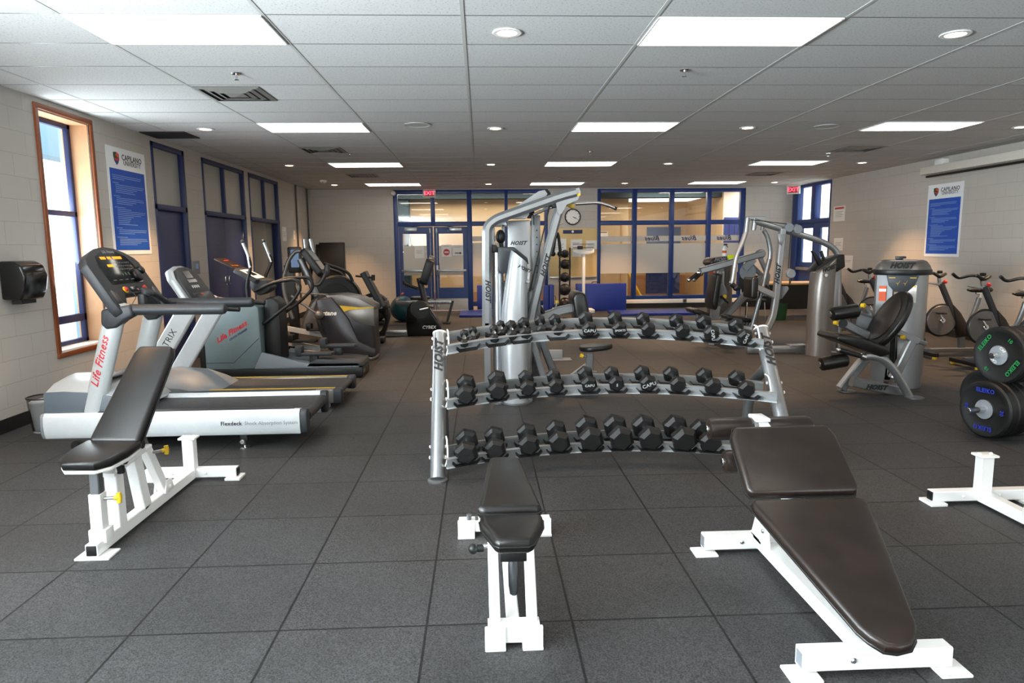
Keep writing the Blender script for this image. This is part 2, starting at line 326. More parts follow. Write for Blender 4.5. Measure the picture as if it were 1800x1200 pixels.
w4 = struct(m, 'window_added_front', M['navyd']); struct(MB().box(3.74, 6.26, FYW-.093, FYW-.087, .74, 2.56), 'window_pane', M['glass'], w4)  # frame and pane of the added window behind the camera
m = MB()
for a, b in ((FYW, D1[0]), (D1[1], D2[0]), (D2[1], D3[0]), (D3[1], BY)): m.box(LX, LX+.008, a, b, 0, .12)
struct(m, 'baseboard_left', M['base'])
struct(MB().box(LX, BL[0], BY-.008, BY, 0, .12).box(BL[1], RX, BY-.008, BY, 0, .12), 'baseboard_back', M['base'])
struct(MB().box(RX-.008, RX, FYW, RD[0], 0, .12), 'baseboard_right', M['base'])
# suspended ceiling grid
m = MB(); X0, Y0 = -2.5305, 4.5004
for i in range(-1, 9):
    x = X0+1.22*i; m.box(x-.012, x+.012, FYW, BY, H-.003, H)
m.mat(1)
for j in range(-13, 21):
    y = Y0+.61*j; m.box(LX, RX, y-.005, y+.005, H-.0015, H)
struct(m, 'trim_ceiling_grid', [M['grid'], M['steeld']])
# left window: fir casing, navy aluminium sash, two lights over two small ones
y0, y1, z0, z1 = WIN
m = MB()
for a, b, c, d in ((y0-.05, y1+.05, z1, z1+.05), (y0-.05, y1+.05, z0-.05, z0), (y0-.05, y0, z0, z1), (y1, y1+.05, z0, z1)): m.box(LX-.01, LX+.02, a, b, c, d, .004)
w1 = struct(m, 'window_1', M['wood']); m = MB()
for a, b, c, d in ((y0, y1, z1-.012, z1), (y0, y0+.012, z0, z1), (y1-.012, y1, z0, z1)): m.box(LX-.28, LX-.012, a, b, c, d)
m.mat(1).box(LX-.28, LX-.012, y0, y1, z0, z0+.015)
struct(m, 'window_reveal', [M['reveal'], M['sill']], w1)  # reveal fir is painted paler, daylight put into its colour
m = MB(); xa, xb = LX-.24, LX-.19
for a, b, c, d in ((y0+.012, y0+.06, z0, z1), (y1-.06, y1-.012, z0, z1), (y0, y1, z1-.06, z1-.01), (y0, y1, 1.90, 1.955), (y0, y1, .80, .88), (y0, y1, z0+.015, z0+.06), (7.03, 7.085, z0, .85)): m.box(xa, xb, a, b, c, d, .004)
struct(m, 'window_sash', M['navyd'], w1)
struct(MB().box(LX-.222, LX-.216, y0+.02, y1-.02, z0+.03, z1-.02), 'window_pane', M['glass'], w1)
y0, y1, z0, z1 = ADDED_WIN_L
m = MB()
for a, b, c, d in ((y0-.05, y1+.05, z1, z1+.05), (y0-.05, y1+.05, z0-.05, z0), (y0-.05, y0, z0, z1), (y1, y1+.05, z0, z1)): m.box(LX-.01, LX+.02, a, b, c, d, .004)
w2 = struct(m, 'window_added_left', M['wood'])  # unseen window behind the camera, added for its light
struct(MB().box(LX-.222, LX-.216, y0, y1, z0, z1), 'window_pane', M['glass'], w2)
# outside the left window: pale ground, a white neighbouring wall with a blue-grey fascia
struct(MB().quad((-30, -8, -.3), (-4.5, -8, -.3), (-4.5, 24, -.3), (-30, 24, -.3)), 'outside_ground', M['asphalt'])
struct(MB().box(-4.42, -4.38, 7.66, 8.6, -.3, 3.6), 'outside_pier', M['sky2'])
struct(MB().box(-5.6, -5.3, 6.5, 14, 2.72, 3.1), 'outside_fascia', M['sky2'])
# frames with obscure lights over the three openings in the left wall
def left_frame(n, o, mull, open_=False):
    y0, y1, z0, z1 = o; m = MB()
    for a, b, c, d in ((y0, y0+.05, 0, z1), (y1-.07, y1, 0, z1), (y0, y1, z1-.06, z1), (y0, y1, 2.06, 2.13)): m.box(LX-.14, LX+.012, a, b, c, d, .003)
    if mull: m.box(LX-.12, LX+.006, mull-.025, mull+.025, 2.1, z1)
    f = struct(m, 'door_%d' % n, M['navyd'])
    struct(MB().box(LX-.06, LX-.05, y0+.04, y1-.06, 2.12, z1-.05), 'window_panel', M['frostp'], f)
    return f
d = left_frame(1, D1, None)
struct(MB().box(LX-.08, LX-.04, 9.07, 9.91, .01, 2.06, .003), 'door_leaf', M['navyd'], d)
k = struct(MB().disc((LX-.04, 9.82, 1.02), (1, 0, 0), .032, .012).disc((LX-.03, 9.82, 1.02), (1, 0, 0), .012, .04).ball((LX+.02, 9.82, 1.02), .03), 'door_knob', M['chrome'], d)
struct(MB().box(LX-.045, LX-.03, 9.07, 9.1, 1.75, 1.87, .003).box(LX-.045, LX-.03, 9.07, 9.1, .2, .32, .003), 'hinge', M['chrome'], d)
d = left_frame(2, D2, 11.48)
for a, b in ((10.65, 11.48), (11.485, 12.35)):
    lf = struct(MB().box(LX-.08, LX-.04, a, b, .01, 2.06, .003), 'door_leaf', M['navyd'], d)
    c = 11.40 if b < 12 else 11.56
    struct(MB().box(LX-.045, LX-.032, c-.03, c+.03, .98, 1.12, .003).mat(1).box(LX-.034, LX-.031, c-.018, c+.018, 1.0, 1.1), 'pull_plate', [M['chrome'], M['black']], lf)
    e = a+.01 if b < 12 else b-.03
    struct(MB().box(LX-.045, LX-.028, e, e+.022, 1.72, 1.85, .003).box(LX-.045, LX-.028, e, e+.022, .95, 1.08, .003), 'hinge', M['chrome'], lf)
d = left_frame(3, D3, 13.55)
m = MB(); m.box(LX-1.2, LX-1.16, D3[0]-.1, D3[1]+.1, 0, 2.2).box(LX-1.2, LX-.28, D3[0]-.1, D3[0], 0, 2.2).box(LX-1.2, LX-.28, D3[1], D3[1]+.1, 0, 2.2).box(LX-1.2, LX-.28, D3[0]-.1, D3[1]+.1, 2.2, 2.24).box(LX-1.2, LX, D3[0]-.1, D3[1]+.1, -.06, .002)
struct(m, 'wall_closet', M['cream'])
# backing behind the closed doors and the panels over them
struct(MB().box(LX-.30, LX-.285, 8.9, 12.5, 0, H).box(LX-.30, LX-.285, 12.5, 14.6, 2.26, H), 'wall_behind_doors', M['cream'])
# rear wall: glazed doors on the left, glazed screen on the right
def navy_frame(name, verts, hors, t0=BY+.02, t1=BY+.14):
    m = MB()
    for a, b, c, d in verts: m.box(a, b, t0, t1, c, d, .004)
    for a, b, c, d in hors: m.box(a, b, t0+.004, t1-.004, c, d, .004)
    return struct(m, name, M['navy'])
e = navy_frame('door_4', [(-2.10, -2.0, 0, 2.94), (-1.2, -1.10, 2.1, 2.94), (-.32, -.20, 0, 2.94), (.60, .68, .1, 2.94), (1.58, 1.66, 0, 2.94)], [(-2.10, 1.66, 2.84, 2.94), (-2.1, 1.66, 2.07, 2.18), (-.3, 1.62, .1, .22)])
for a, b in ((-2.0, -1.2), (-1.1, -.32), (-.2, .6), (.68, 1.58)): struct(MB().box(a, b, BY+.07, BY+.076, 2.18, 2.84), 'window_pane', M['glassx'], e)
for a, b in ((-.2, .6), (.68, 1.58)): struct(MB().box(a, b, BY+.07, BY+.076, .22, 2.07), 'window_pane', M['glassx'], e)
struct(MB().box(-.2, 1.58, BY+.062, BY+.066, .85, 1.66).box(-.2, 1.58, BY+.062, BY+.066, 1.70, 1.82), 'frosted_film', M['frost'], e)
struct(MB().box(-.2, 1.6, BY+.01, BY+.06, 0, .1), 'curb', M['cream'], e)
for a, b, g0, g1, hs in ((-1.99, -1.16, -1.90, -1.32, 1), (-1.14, -.31, -1.02, -.43, -1)):
    m = holes(MB(), a, b, .02, 2.06, [(g0, g1, .57, 1.89)], 'xz', BY+.045, BY+.09); lf = struct(m, 'door_leaf', M['navy'], e)
    struct(MB().box(g0, g1, BY+.065, BY+.071, .57, 1.89), 'window_pane', M['glassx'], lf)
    struct(MB().box(g0+.005, g1-.005, BY+.058, BY+.062, .88, 1.6), 'frosted_film', M['frost'], lf)
    px = b-.07 if hs > 0 else a+.07
    m = MB().box(a+.05, b-.05, BY-.02, BY+.015, .96, 1.02, .006).box(px-.03, px+.03, BY-.02, BY+.045, .88, 1.12, .006)
    m.box(px-.1*hs-.02, px-.1*hs+.02, BY+.0, BY+.05, .96, 1.02)
    struct(m, 'panic_bar', M['alu'], lf)
    struct(MB().rod((px, BY+.03, .04), (px, BY+.03, 2.0), .009).box(px-.018, px+.018, BY+.02, BY+.045, 1.9, 2.02, .004).box(px-.018, px+.018, BY+.02, BY+.045, .06, .14, .004), 'vertical_rod', M['alu'], lf)
    c0 = (a+b)/2-.12*hs; struct(MB().box(c0-.15, c0+.15, BY-.01, BY+.045, 1.95, 2.04, .005), 'closer_box', M['alu'], lf)
    struct(MB().bar([(c0-.05, BY, 2.055), (c0+.28*hs, BY-.02, 2.075)], .02, .012), 'closer_arm', M['black'], lf)
    struct(MB().box(a+.02, b-.02, BY+.04, BY+.045, .03, .30), 'kick_plate', M['steelk'], lf)
w3 = navy_frame('window_3', [(2.88, 2.97, .22, 2.94), (3.76, 3.87, .22, 2.94), (4.69, 4.80, .22, 2.94), (5.62, 5.73, .22, 2.94), (6.46, 6.58, .22, 2.94)], [(2.88, 6.58, 2.85, 2.94), (2.88, 6.58, 2.06, 2.17), (2.88, 6.58, .22, .31)])
m1, m2 = MB(), None
for i, (a, b) in enumerate(((2.97, 3.76), (3.87, 4.69), (4.80, 5.62), (5.73, 6.46))):
    struct(MB().box(a, b, BY+.07, BY+.076, 2.17, 2.85), 'window_pane', M['glassx'], w3)
    struct(MB().box(a, b, BY+.07, BY+.076, .31, 2.06), 'window_pane', M['glassx'], w3)
    struct(MB().box(a, b, BY+.062, BY+.066, .87, 1.60).box(a, b, BY+.062, BY+.066, 1.655, 1.79), 'frosted_film', M['frost'], w3)
    if i: struct(MB().text('Blues', ((a+b)/2, BY+.0605, 1.725), (-1, 0, 0), (0, 0, 1), .16, shear=.35, bold=.004), 'glass_lettering', M['navyd'], w3)
struct(MB().box(2.88, 6.58, BY-.02, BY+.2, .12, .22, .004), 'curb', M['sill'], w3)
# right wall: tall navy double door to the bright lobby
m = MB()
for a, b, c, d in ((15.12, 15.17, 0, 2.95), (16.72, 17.0, 0, 2.95), (15.84, 16.03, 2.12, 2.95)): m.box(RX-.012, RX+.13, a, b, c, d, .004)
for c, d in ((2.88, 2.95), (2.04, 2.13)): m.box(RX-.008, RX+.126, 15.12, 17.0, c, d, .004)
d5 = struct(m, 'door_5', M['navy'])
struct(MB().box(RX+.06, RX+.066, 15.17, 16.72, 2.13, 2.88), 'window_pane', M['glass'], d5)
for a, b, g0, g1 in ((15.17, 15.94, 15.20, 15.62), (15.95, 16.72, 15.98, 16.52)):
    lf = struct(holes(MB(), a, b, .02, 2.05, [(g0, g1, 1.12, 1.92)], 'yz', RX+.04, RX+.085), 'door_leaf', M['navy'], d5)
    struct(MB().box(RX+.06, RX+.066, g0, g1, 1.12, 1.92), 'window_pane', M['glass'], lf)
    struct(MB().box(RX-.02, RX+.015, a+.04, b-.04, .93, 1.0, .006), 'panic_bar', M['alu'], lf)
# beyond: the tan corridor behind the rear wall
CY = 19.6
struct(MB().box(LX-1, 7.7, BY+.2, 22.6, -.02, 0), 'floor_corridor', M['floord'])
m = MB().box(LX-1, 4.1, CY, CY+.1, 0, H).box(4.1, 4.2, CY, 22.5, 0, H).box(4.1, 6.75, 22.4, 22.5, 0, H).box(6.7, 6.8, 19.0, 22.5, 0, H)
m.mat(1).box(LX-1, 4.1, CY-.012, CY, 0, .3).box(4.2, 6.7, 22.39, 22.4, 0, .6)
struct(m, 'wall_corridor', [M['tan'], M['tand']])
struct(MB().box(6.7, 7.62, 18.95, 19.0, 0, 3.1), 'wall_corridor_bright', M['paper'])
struct(MB().box(LX-1, 6.7, CY-.5, CY-.02, 2.87, 3.1).box(-2.25, -1.95, CY-.4, CY-.01, 0, 2.87), 'trim_bulkhead', M['tealw'])
struct(MB().box(LX-1, 7.7, BY+.2, 22.6, 3.1, 3.2), 'ceiling_corridor', M['cream'])
struct(MB().box(LX-1.1, LX-1, BY+.2, 22.6, 0, 3.1).box(7.6, 7.7, BY+.2, 22.6, 0, 3.1), 'wall_corridor_ends', M['tan'])
m = MB(); 
for a, b, c, d in ((3.0, 3.04, 0, 2.2), (4.0, 4.04, 0, 2.2), (3.0, 4.04, 2.16, 2.2)): m.box(a, b, CY-.03, CY, c, d)
struct(m, 'door_6', M['woodt'])
f = struct(MB().box(5.4, 6.5, 22.33, 22.4, 0, 2.15), 'door_7', M['navy'])
solo(MB().bar([(4.85, 20.7, .0), (4.45, 21.3, .95)], .07, .07), 'yellow_pole', M['yellow'], 'yellow pole leaning in the corridor behind the rear glazing', 'pole')
t = thing('notice_board', 'royal blue notice board seen through the last pane of the rear glazing', 'notice board', (7.02, 18.94, 1.35))
MB().box(6.72, 7.4, 18.9, 18.945, 1.35, 2.3, .006).build('board', M['blue'], t)
m = MB()
for x in (6.85, 7.0, 7.15, 7.3): m.box(x-.006, x+.006, 18.893, 18.901, 1.4, 2.22)
m.build('groove', M['ink'], t)
# the lobby beyond the right-hand door
struct(MB().quad((RX+.2, 12, -.01), (RX+9, 12, -.01), (RX+9, 30, -.01), (RX+.2, 30, -.01)), 'floor_lobby', M['sill'])
struct(MB().box(RX+1.5, RX+9, 12, 30, 3.05, 3.1), 'ceiling_lobby', M['paper'])
struct(MB().box(RX+2.9, RX+3.05, 19.9, 20.15, 0, 1.85), 'trim_lobby_post', M['red'])

# ---------------------------------------------------------------- benches
def foot(m, x, y, sx, sy):
    m.box(x-sx/2, x+sx/2, y-sy/2, y+sy/2, 0, .008, .002, 1)
def bolt(m, c, ax, r=.009):
    m.lathe([(r, 0), (r, .004), (r*.6, .009), (0, .01)], c, ax, 6)
# incline bench with a raised back, white frame (kept in the frame of its own base)
def knob_yellow(p, d, parent, name='pop_pin'):
    d = V(d).normalized(); p = V(p)
    o = MB().rod(p, p+d*.05, .009).build(name, M['steel'], parent)
    m = MB(); q = p+d*.05; m.rod(q, q+d*.022, .012); m.bar([q+d*.022-V((0, 0, .026)), q+d*.026, q+d*.022+V((0, 0, .026))], .022, .02)
    m.build('knob_grip', M['yellow'], o); return o
bx = -1.97
bl = thing('incline_bench', 'black padded bench with its back raised, yellow pins and white frame, before the treadmills', 'weight bench', (bx, 4.0, 0), 'adjustable incline benches')
m = MB(); m.bar([(bx, 3.36, .048), (bx, 4.60, .048)], .06, .065, (0, 0, 1)); m.box(bx-.085, bx+.085, 3.35, 3.47, 0, .012, .003)
m.build('base_beam', M['white'], bl)
MB().box(bx-.024, bx+.024, 3.353, 3.365, .022, .074, .003).build('end_cap', M['black'], bl)
m = MB(); m.bar([(bx-.30, 4.58, .05), (bx+.30, 4.58, .05)], .062, .062, (0, 0, 1))
for s in (-1, 1): m.box(bx+s*.28-.05, bx+s*.28+.05, 4.52, 4.64, 0, .018, .003)
for s in (-.12, .1): bolt(m, (bx+s, 4.548, .05), (0, -1, 0))
m.build('rear_crossbar', M['white'], bl)
m = MB()
for s in (-1, 1): m.box(bx+s*.303-.004, bx+s*.303+.004, 4.556, 4.604, .024, .076, .002)
m.build('end_cap', M['black'], bl)
m = MB(); m.bar([(bx, 4.56, .06), (bx, 4.56, .292)], .075, .062, (0, 1, 0)); m.box(bx-.055, bx+.055, 4.515, 4.605, .288, .302, .003)
for s in (-1, 1): bolt(m, (bx+s*.035, 4.56, .302), (0, 0, 1), .011)
m.build('rear_post', M['white'], bl)
m = MB(); m.bar([(bx, 3.45, .07), (bx, 3.455, .315)], .06, .065, (0, 1, 0)).bar([(bx-.0, 3.62, .07), (bx, 3.62, .365)], .066, .075, (0, 1, 0)).bar([(bx, 3.90, .07), (bx, 3.83, .385)], .06, .08, (0, 1, 0))
m.bar([(bx, 3.56, .372), (bx, 3.98, .41)], .075, .02, (0, 0, 1)); m.box(bx+.02, bx+.045, 3.42, 3.5, .06, .13, .006).box(bx-.045, bx-.02, 3.42, 3.5, .06, .13, .006)
m.prism([(3.58, .38), (3.70, .38), (3.70, .44), (3.66, .47), (3.6, .45)], 'yz', bx+.03, bx+.042, .003).prism([(3.78, .39), (3.9, .4), (3.89, .46), (3.85, .49), (3.79, .47)], 'yz', bx+.03, bx+.042, .003)
m.prism([(3.48, .43), (3.80, .44), (3.80, .40), (3.52, .40)], 'yz', bx-.03, bx+.02, .004)
m.build('upright', M['white'], bl)
MB().bar([(bx, 3.455, .30), (bx, 3.46, .455)], .046, .05, (0, 1, 0)).box(bx-.055, bx+.055, 3.43, 3.47, .435, .455, .004).build('seat_post', M['iron'], bl)
m = MB()
for y, z in ((3.655, .425), (3.845, .455)): m.disc((bx+.042, y, z), (1, 0, 0), .024, .014, 18)
m.disc((bx+.05, 3.60, .37), (0, 0, 1), .02, .04).build('bushing', M['black'], bl)
m = MB(); m.bar([(bx, 4.16, .075), (bx, 3.97, .40)], .05, .06, (0, 1, 0)); m.prism([(4.1, .07), (4.22, .07), (4.2, .14), (4.13, .15)], 'yz', bx+.027, bx+.037, .003).prism([(4.1, .07), (4.22, .07), (4.2, .14), (4.13, .15)], 'yz', bx-.037, bx-.027, .003)
bolt(m, (bx+.037, 4.16, .1), (1, 0, 0), .013)
m.build('prop', M['white'], bl)
MB().bar([(bx, 4.0, .36), (bx, 3.9, .53)], .04, .045, (0, 1, 0)).build('slide_tube', M['chrome'], bl)
knob_yellow((bx+.03, 3.455, .285), (1, .1, 0), bl); knob_yellow((bx+.025, 4.01, .36), (1, .25, .12), bl)
sx = bx
Ms = basis((sx-.035, 3.55, .487), (1, -.06, 0), (.06, 1, .09))
so = [(-.15, .16), (.15, .16), (.155, .02), (.135, -.10), (.08, -.16), (-.08, -.16), (-.135, -.10), (-.155, .02)]
st = MB().pad([(V(p)).to_tuple() for p in so], Ms, .05, .016, 3).build('seat', M['leather'], bl)
MB().prism([(p[0]*.97, p[1]*.97) for p in so], Ms, -.042, -.024, .004).build('seat_board', M['sill'], st)
d = V((.125, .475, .47)).normalized(); Mb = basis(V((sx-.02, 3.70, .50)), (1, -.1, 0), d)
bo = [(-.136, 0), (.136, 0), (.14, .04), (.118, .60), (.10, .655), (-.10, .655), (-.118, .60), (-.14, .04)]
bk = MB().pad(bo, Mb, .062, .02, 3).build('backrest', M['leather'], bl)
MB().sweep([Mb @ V((p[0]*1.0, p[1]*1.0, -.012)) for p in bo], circ(.005, 8), closed=True).build('piping', M['piping'], bk)
m = MB(); m.bar([Mb @ V((-.05, .05, -.05)), Mb @ V((-.05, .5, -.05))], .035, .035).bar([Mb @ V((.05, .05, -.05)), Mb @ V((.05, .5, -.05))], .035, .035).bar([Mb @ V((-.09, .1, -.045)), Mb @ V((.09, .1, -.045))], .04, .03)
m.build('back_frame', M['white'], bl)
dup(bl, (2.945, 3.225, 0), 0, 'white bench frame cut by the right photo edge, showing only rear crossbar and post')
# flat bench in the middle
cx = .105
bc = thing('flat_bench', 'black flat bench on white twin-rail frame with dangling grip, in front of the dumbbell rack', 'weight bench', (cx, 3.0, 0))
m = MB(); m.bar([(cx-.10, 2.50, .055), (cx+.10, 2.50, .055)], .06, .075, (0, 0, 1))
m.build('front_crossbar', M['white'], bc)
for s in (-1, 1):
    m = MB(); m.box(cx+s*.072-.04, cx+s*.072+.04, 2.442, 2.53, 0, .012, .004).box(cx+s*.072-.04, cx+s*.072+.04, 2.455, 2.475, .01, .09, .004); bolt(m, (cx+s*.072, 2.452, .011), (0, 0, 1), .007)
    m.build('foot_plate', M['white'], bc)
m = MB()
for s in (-1, 1): m.bar(fil([(cx+s*.072, 2.49, .06), (cx+s*.075, 2.74, .345), (cx+s*.06, 3.0, .375)], .06), .042, .05, (0, 0, 1))
m.bar([(cx-.09, 2.73, .30), (cx+.09, 2.73, .30)], .03, .03)
m.build('twin_rail', M['white'], bc)
m = MB(); m.bar([(cx, 2.52, .05), (cx, 3.56, .05)], .05, .06, (0, 0, 1)).bar([(cx, 3.0, .37), (cx, 3.50, .06)], .05, .06)
m.build('base_beam', M['white'], bc)
m = MB(); m.bar([(cx-.245, 3.55, .055), (cx+.245, 3.55, .055)], .06, .065, (0, 0, 1))
for s in (-1, 1): m.box(cx+s*.205-.045, cx+s*.205+.045, 3.48, 3.53, 0, .014, .003); m.box(cx+s*.205-.045, cx+s*.205+.045, 3.505, 3.525, 0, .09, .003)
m.build('rear_crossbar', M['white'], bc)
MB().rod((cx-.19, 3.53, .085), (cx-.19, 3.53, .12), .013).rod((cx-.15, 3.53, .085), (cx-.15, 3.53, .105), .009).build('bolt', M['iron'], bc)
m = MB(); m.rod((cx-.145, 2.73, .29), (cx-.09, 2.73, .30), .011); m.build('pin_shaft', M['chrome'], bc)
MB().ball((cx-.155, 2.73, .288), .022).disc((cx-.14, 2.73, .29), (1, 0, 0), .016, .03).build('pull_knob', M['black'], bc)
h = MB().bar([(cx+.005, 2.74, .38), (cx+.005, 2.68, .25)], .036, .026, (0, 1, .3)).build('drop_handle', M['white'], bc)
MB().lathe([(.0175, 0), (.02, .02), (.021, .10), (.017, .135), (.008, .142)], (cx+.006, 2.672, .262), (.02, -.22, -1), 16).build('rubber_grip', M['dark'], h)
Ms = basis((cx+.002, 2.535, .425), (1, 0, 0), (0, 1, 0))
so = [(-.128, .135), (-.116, .157), (.116, .157), (.128, .135), (.122, .05), (.075, -.115), (.055, -.135), (-.055, -.135), (-.075, -.115), (-.122, .05)]
Mst = basis((cx+.002, 2.54, .43), (1, 0, 0), (0, 1, -.05))
st = MB().pad(so, Mst, .06, .022, 3).build('seat', M['leather'], bc)
MB().sweep([Mst @ V((p[0]*1.015, p[1]*1.015, .0)) for p in so], circ(.004, 8), closed=True).build('piping', M['piping'], st)
MB().box(cx-.05, cx+.05, 2.445, 2.50, .36, .402, .004).build('seat_block', M['black'], bc)
bo = [(-.133, .02), (-.12, 0), (.12, 0), (.133, .02), (.125, .10), (.078, .68), (.066, .70), (-.066, .70), (-.078, .68), (-.125, .10)]
Mbk = basis((cx, 2.735, .435), (1, 0, 0), (0, 1, -.0))
bk = MB().pad(bo, Mbk, .062, .022, 3).build('backrest', M['leather'], bc)
MB().sweep([Mbk @ V((p[0]*1.015, p[1], -.002)) for p in bo], circ(.0045, 8), closed=True).build('piping', M['piping'], bk)
MB().bar([(cx, 2.8, .385), (cx, 3.35, .385)], .05, .04, (0, 0, 1)).build('back_frame', M['white'], bc)
# sit-up bench on the right: two brown-black pads, ankle rollers
rx_ = 1.385
br_ = thing('sit_up_bench', 'brown-black decline bench with two pads and ankle rollers on white frame, front right', 'weight bench', (rx_, 2.8, 0))
def trestle(name, x0, x1, y, fy):
    m = MB(); m.bar([(x0, y, .058), (x1, y, .058)], .062, .075, (0, 0, 1))
    o = m.build(name, M['white'], br_)
    for x, s in ((x0, -1), (x1, 1)):
        q = MB().box(x-.055 if s < 0 else x-.06, x+.06 if s < 0 else x+.055, y-.07*fy if fy > 0 else y-.03, y+.035 if fy > 0 else y+.07, 0, .012, .004); bolt(q, (x+s*.02, y-.05*fy, .012), (0, 0, 1), .007)
        q.build('foot_plate', M['white'], br_)
    m = MB(); m.box(x0-.002, x0+.003, y-.022, y+.022, .03, .085); m.build('end_cap', M['grey'], o)
    return o
trestle('front_crossbar', rx_-.262, rx_+.285, 2.25, 1); trestle('rear_crossbar', rx_-.29, rx_+.29, 3.25, 1)
m = MB(); m.bar([(rx_-.01, 3.26, .075), (rx_-.01, 2.255, .075)], .07, .06, (0, 0, 1)); m.build('base_beam', M['white'], br_)
m = MB().bar([(rx_, 3.16, .08), (rx_, 2.86, .43)], .06, .05).bar([(rx_, 2.9, .36), (rx_, 3.3, .60)], .055, .045); m.build('strut', M['white'], br_)
m = MB(); m.prism([(3.02, .10), (3.14, .10), (3.12, .2), (3.05, .22)], 'yz', rx_-.05, rx_-.04, .004).build('hinge_plate', M['white'], br_); m = MB().prism([(3.12, .08), (3.26, .08), (3.2, .22), (3.15, .22)], 'yz', rx_-.045, rx_-.03, .004)
m.build('hinge_plate', M['white'], br_)
for c, a in (((rx_-.05, 3.09, .17), (-1, 0, 0)), ((rx_-.1, 3.219, .06), (0, -1, 0)), ((rx_-.08, 2.219, .06), (0, -1, 0))):
    m = MB(); bolt(m, c, a, .012); m.build('bolt', M['alu'], br_)
A, B = V((rx_, 2.09, .165)), V((rx_, 2.78, .435)); dv = B-A; L = dv.length
Mp = basis(A, (1, 0, 0), dv)
po = [(-.045, .01), (-.08, .05), (-.10, .09), (-.25, L-.05), (-.245, L-.012), (-.23, L), (.21, L), (.24, L-.012), (.25, L-.05), (.11, .09), (.085, .045), (.05, .01), (0, 0)]
pd = MB().pad(po, Mp, .055, .017, 3).build('body_pad', M['leatherb'], br_)
MB().sweep([Mp @ V((p[0]*1.005, p[1]*1.002, -.006)) for p in po], circ(.0045, 8), closed=True).build('piping', M['piping'], pd)
A2, B2 = V((rx_-.008, 2.80, .452)), V((rx_-.02, 3.06, .685)); dv = B2-A2; L2 = dv.length
Mh = basis(A2, (1, 0, 0), dv)
ho = [(-.245, .03), (-.23, 0), (.235, 0), (.25, .03), (.243, L2-.06), (.22, L2), (-.22, L2), (-.243, L2-.06)]
pd = MB().pad(ho, Mh, .06, .02, 3).build('thigh_pad', M['leatherb'], br_)
MB().sweep([Mh @ V((p[0]*1.005, p[1]*1.002, -.008)) for p in ho], circ(.0045, 8), closed=True).build('piping', M['piping'], pd)
m = MB(); m.bar([(rx_, 3.05, .56), (rx_, 3.26, .645)], .05, .04).bar([(rx_-.02, 3.28, .67), (rx_-.02, 3.28, .56)], .05, .02, (0, 1, 0)).box(rx_-.05, rx_+.02, 3.22, 3.33, .672, .69, .004).rod((rx_-.28, 3.27, .63), (rx_+.26, 3.27, .63), .014)
m.rod((rx_-.24, 3.15, .50), (rx_+.24, 3.15, .50), .014)
m.build('roller_bar', M['white'], br_)
for x0, x1, y, z in ((rx_-.275, rx_-.05, 3.27, .63), (rx_+.02, rx_+.245, 3.27, .63), (rx_-.235, rx_-.04, 3.15, .50), (rx_+.04, rx_+.235, 3.15, .50)):
    r = MB().lathe([(.03, 0), (.05, .006), (.056, .025), (.056, x1-x0-.025), (.05, x1-x0-.006), (.03, x1-x0)], (x0, y, z), (1, 0, 0), 24).build('ankle_roller', M['leatherb'], br_)
    MB().disc((x0-.008, y, z), (1, 0, 0), .02, .012).build('roller_cap', M['chrome'], r)

# ---------------------------------------------------------------- dumbbell rack, three curved tiers
rk = thing('dumbbell_rack', 'silver three-tier curved dumbbell rack with slanted round posts, in the middle of the room', 'dumbbell rack', (.9, 4.7, 0))
def hoist(m, o, x, y, s, ext=.001): return m.text('HOIST', o, x, y, s, ext, .38, bold=s*.045)
PT, PB = 5.05, 4.42
for x in (-.31, 2.10):
    a, b = V((x, PB, .012)), V((x, PT, .905)); dr = (b-a).normalized()
    p = MB().tube([a, b], .051, 22).build('post', M['steel'], rk)
    MB().lathe([(.054, 0), (.054, .012), (.046, .016), (.044, .006), (.001, .005)], b-dr*.004, dr, 22).build('post_cap', M['sill'], p)
    MB().lathe([(.066, 0), (.066, .012), (.052, .018)], (x, PB-.002, 0), (0, 0, 1), 22).build('foot_flange', M['steeld'], p)
    nrm = V((0, -1, 0)); up = dr
    hoist(MB(), a+dr*.89+V((0, -math.cos(math.radians(35)), math.sin(math.radians(35))))*.0515, dr, (-1, 0, 0), .082, .0015).build('brand_lettering', M['ink'], p)
    q = MB(); q.tube(fil([a+dr*.80, V((x, 5.2, .45)), V((x, 5.30, 0))], .12), .038, 16); q.build('rear_leg', M['steeld'], rk)
    for z in (.10, .45, .785):
        t = (z+.03)/.905; c = a+(b-a)*t; s = 1 if x < 0 else -1
        m = MB()
        m.tube(spline([c+V((s*.052, -.06, -.05)), c+V((s*.07, -.09, .02)), c+V((s*.065, -.03, .11)), c+V((s*.055, .06, .12))], 5), .006, 8)
        for e in (-1, 1): bolt(m, c+V((e*.05, -.02, 0)), (e, 0, 0), .014); bolt(m, c+V((e*.05, .03, .06)), (e, 0, 0), .012)
        m.build('bracket', M['sill'], rk)
TIER = [(4.385, .095, math.radians(1)), (4.60, .445, math.radians(5)), (4.86, .785, math.radians(12))]
XC, XH, SAG, DEP = .90, 1.16, .30, .235
def tier(i, x, off=0., up=0.):
    Y0, z0, a = TIER[i]; v = SAG*(1-((x-XC)/XH)**2)+off
    return V((x, Y0+v*math.cos(a)-up*math.sin(a), z0+v*math.sin(a)+up*math.cos(a)))
xs = [-.245+2.29*k/28 for k in range(29)]
rail_prof = lambda pts, m, hgt: m
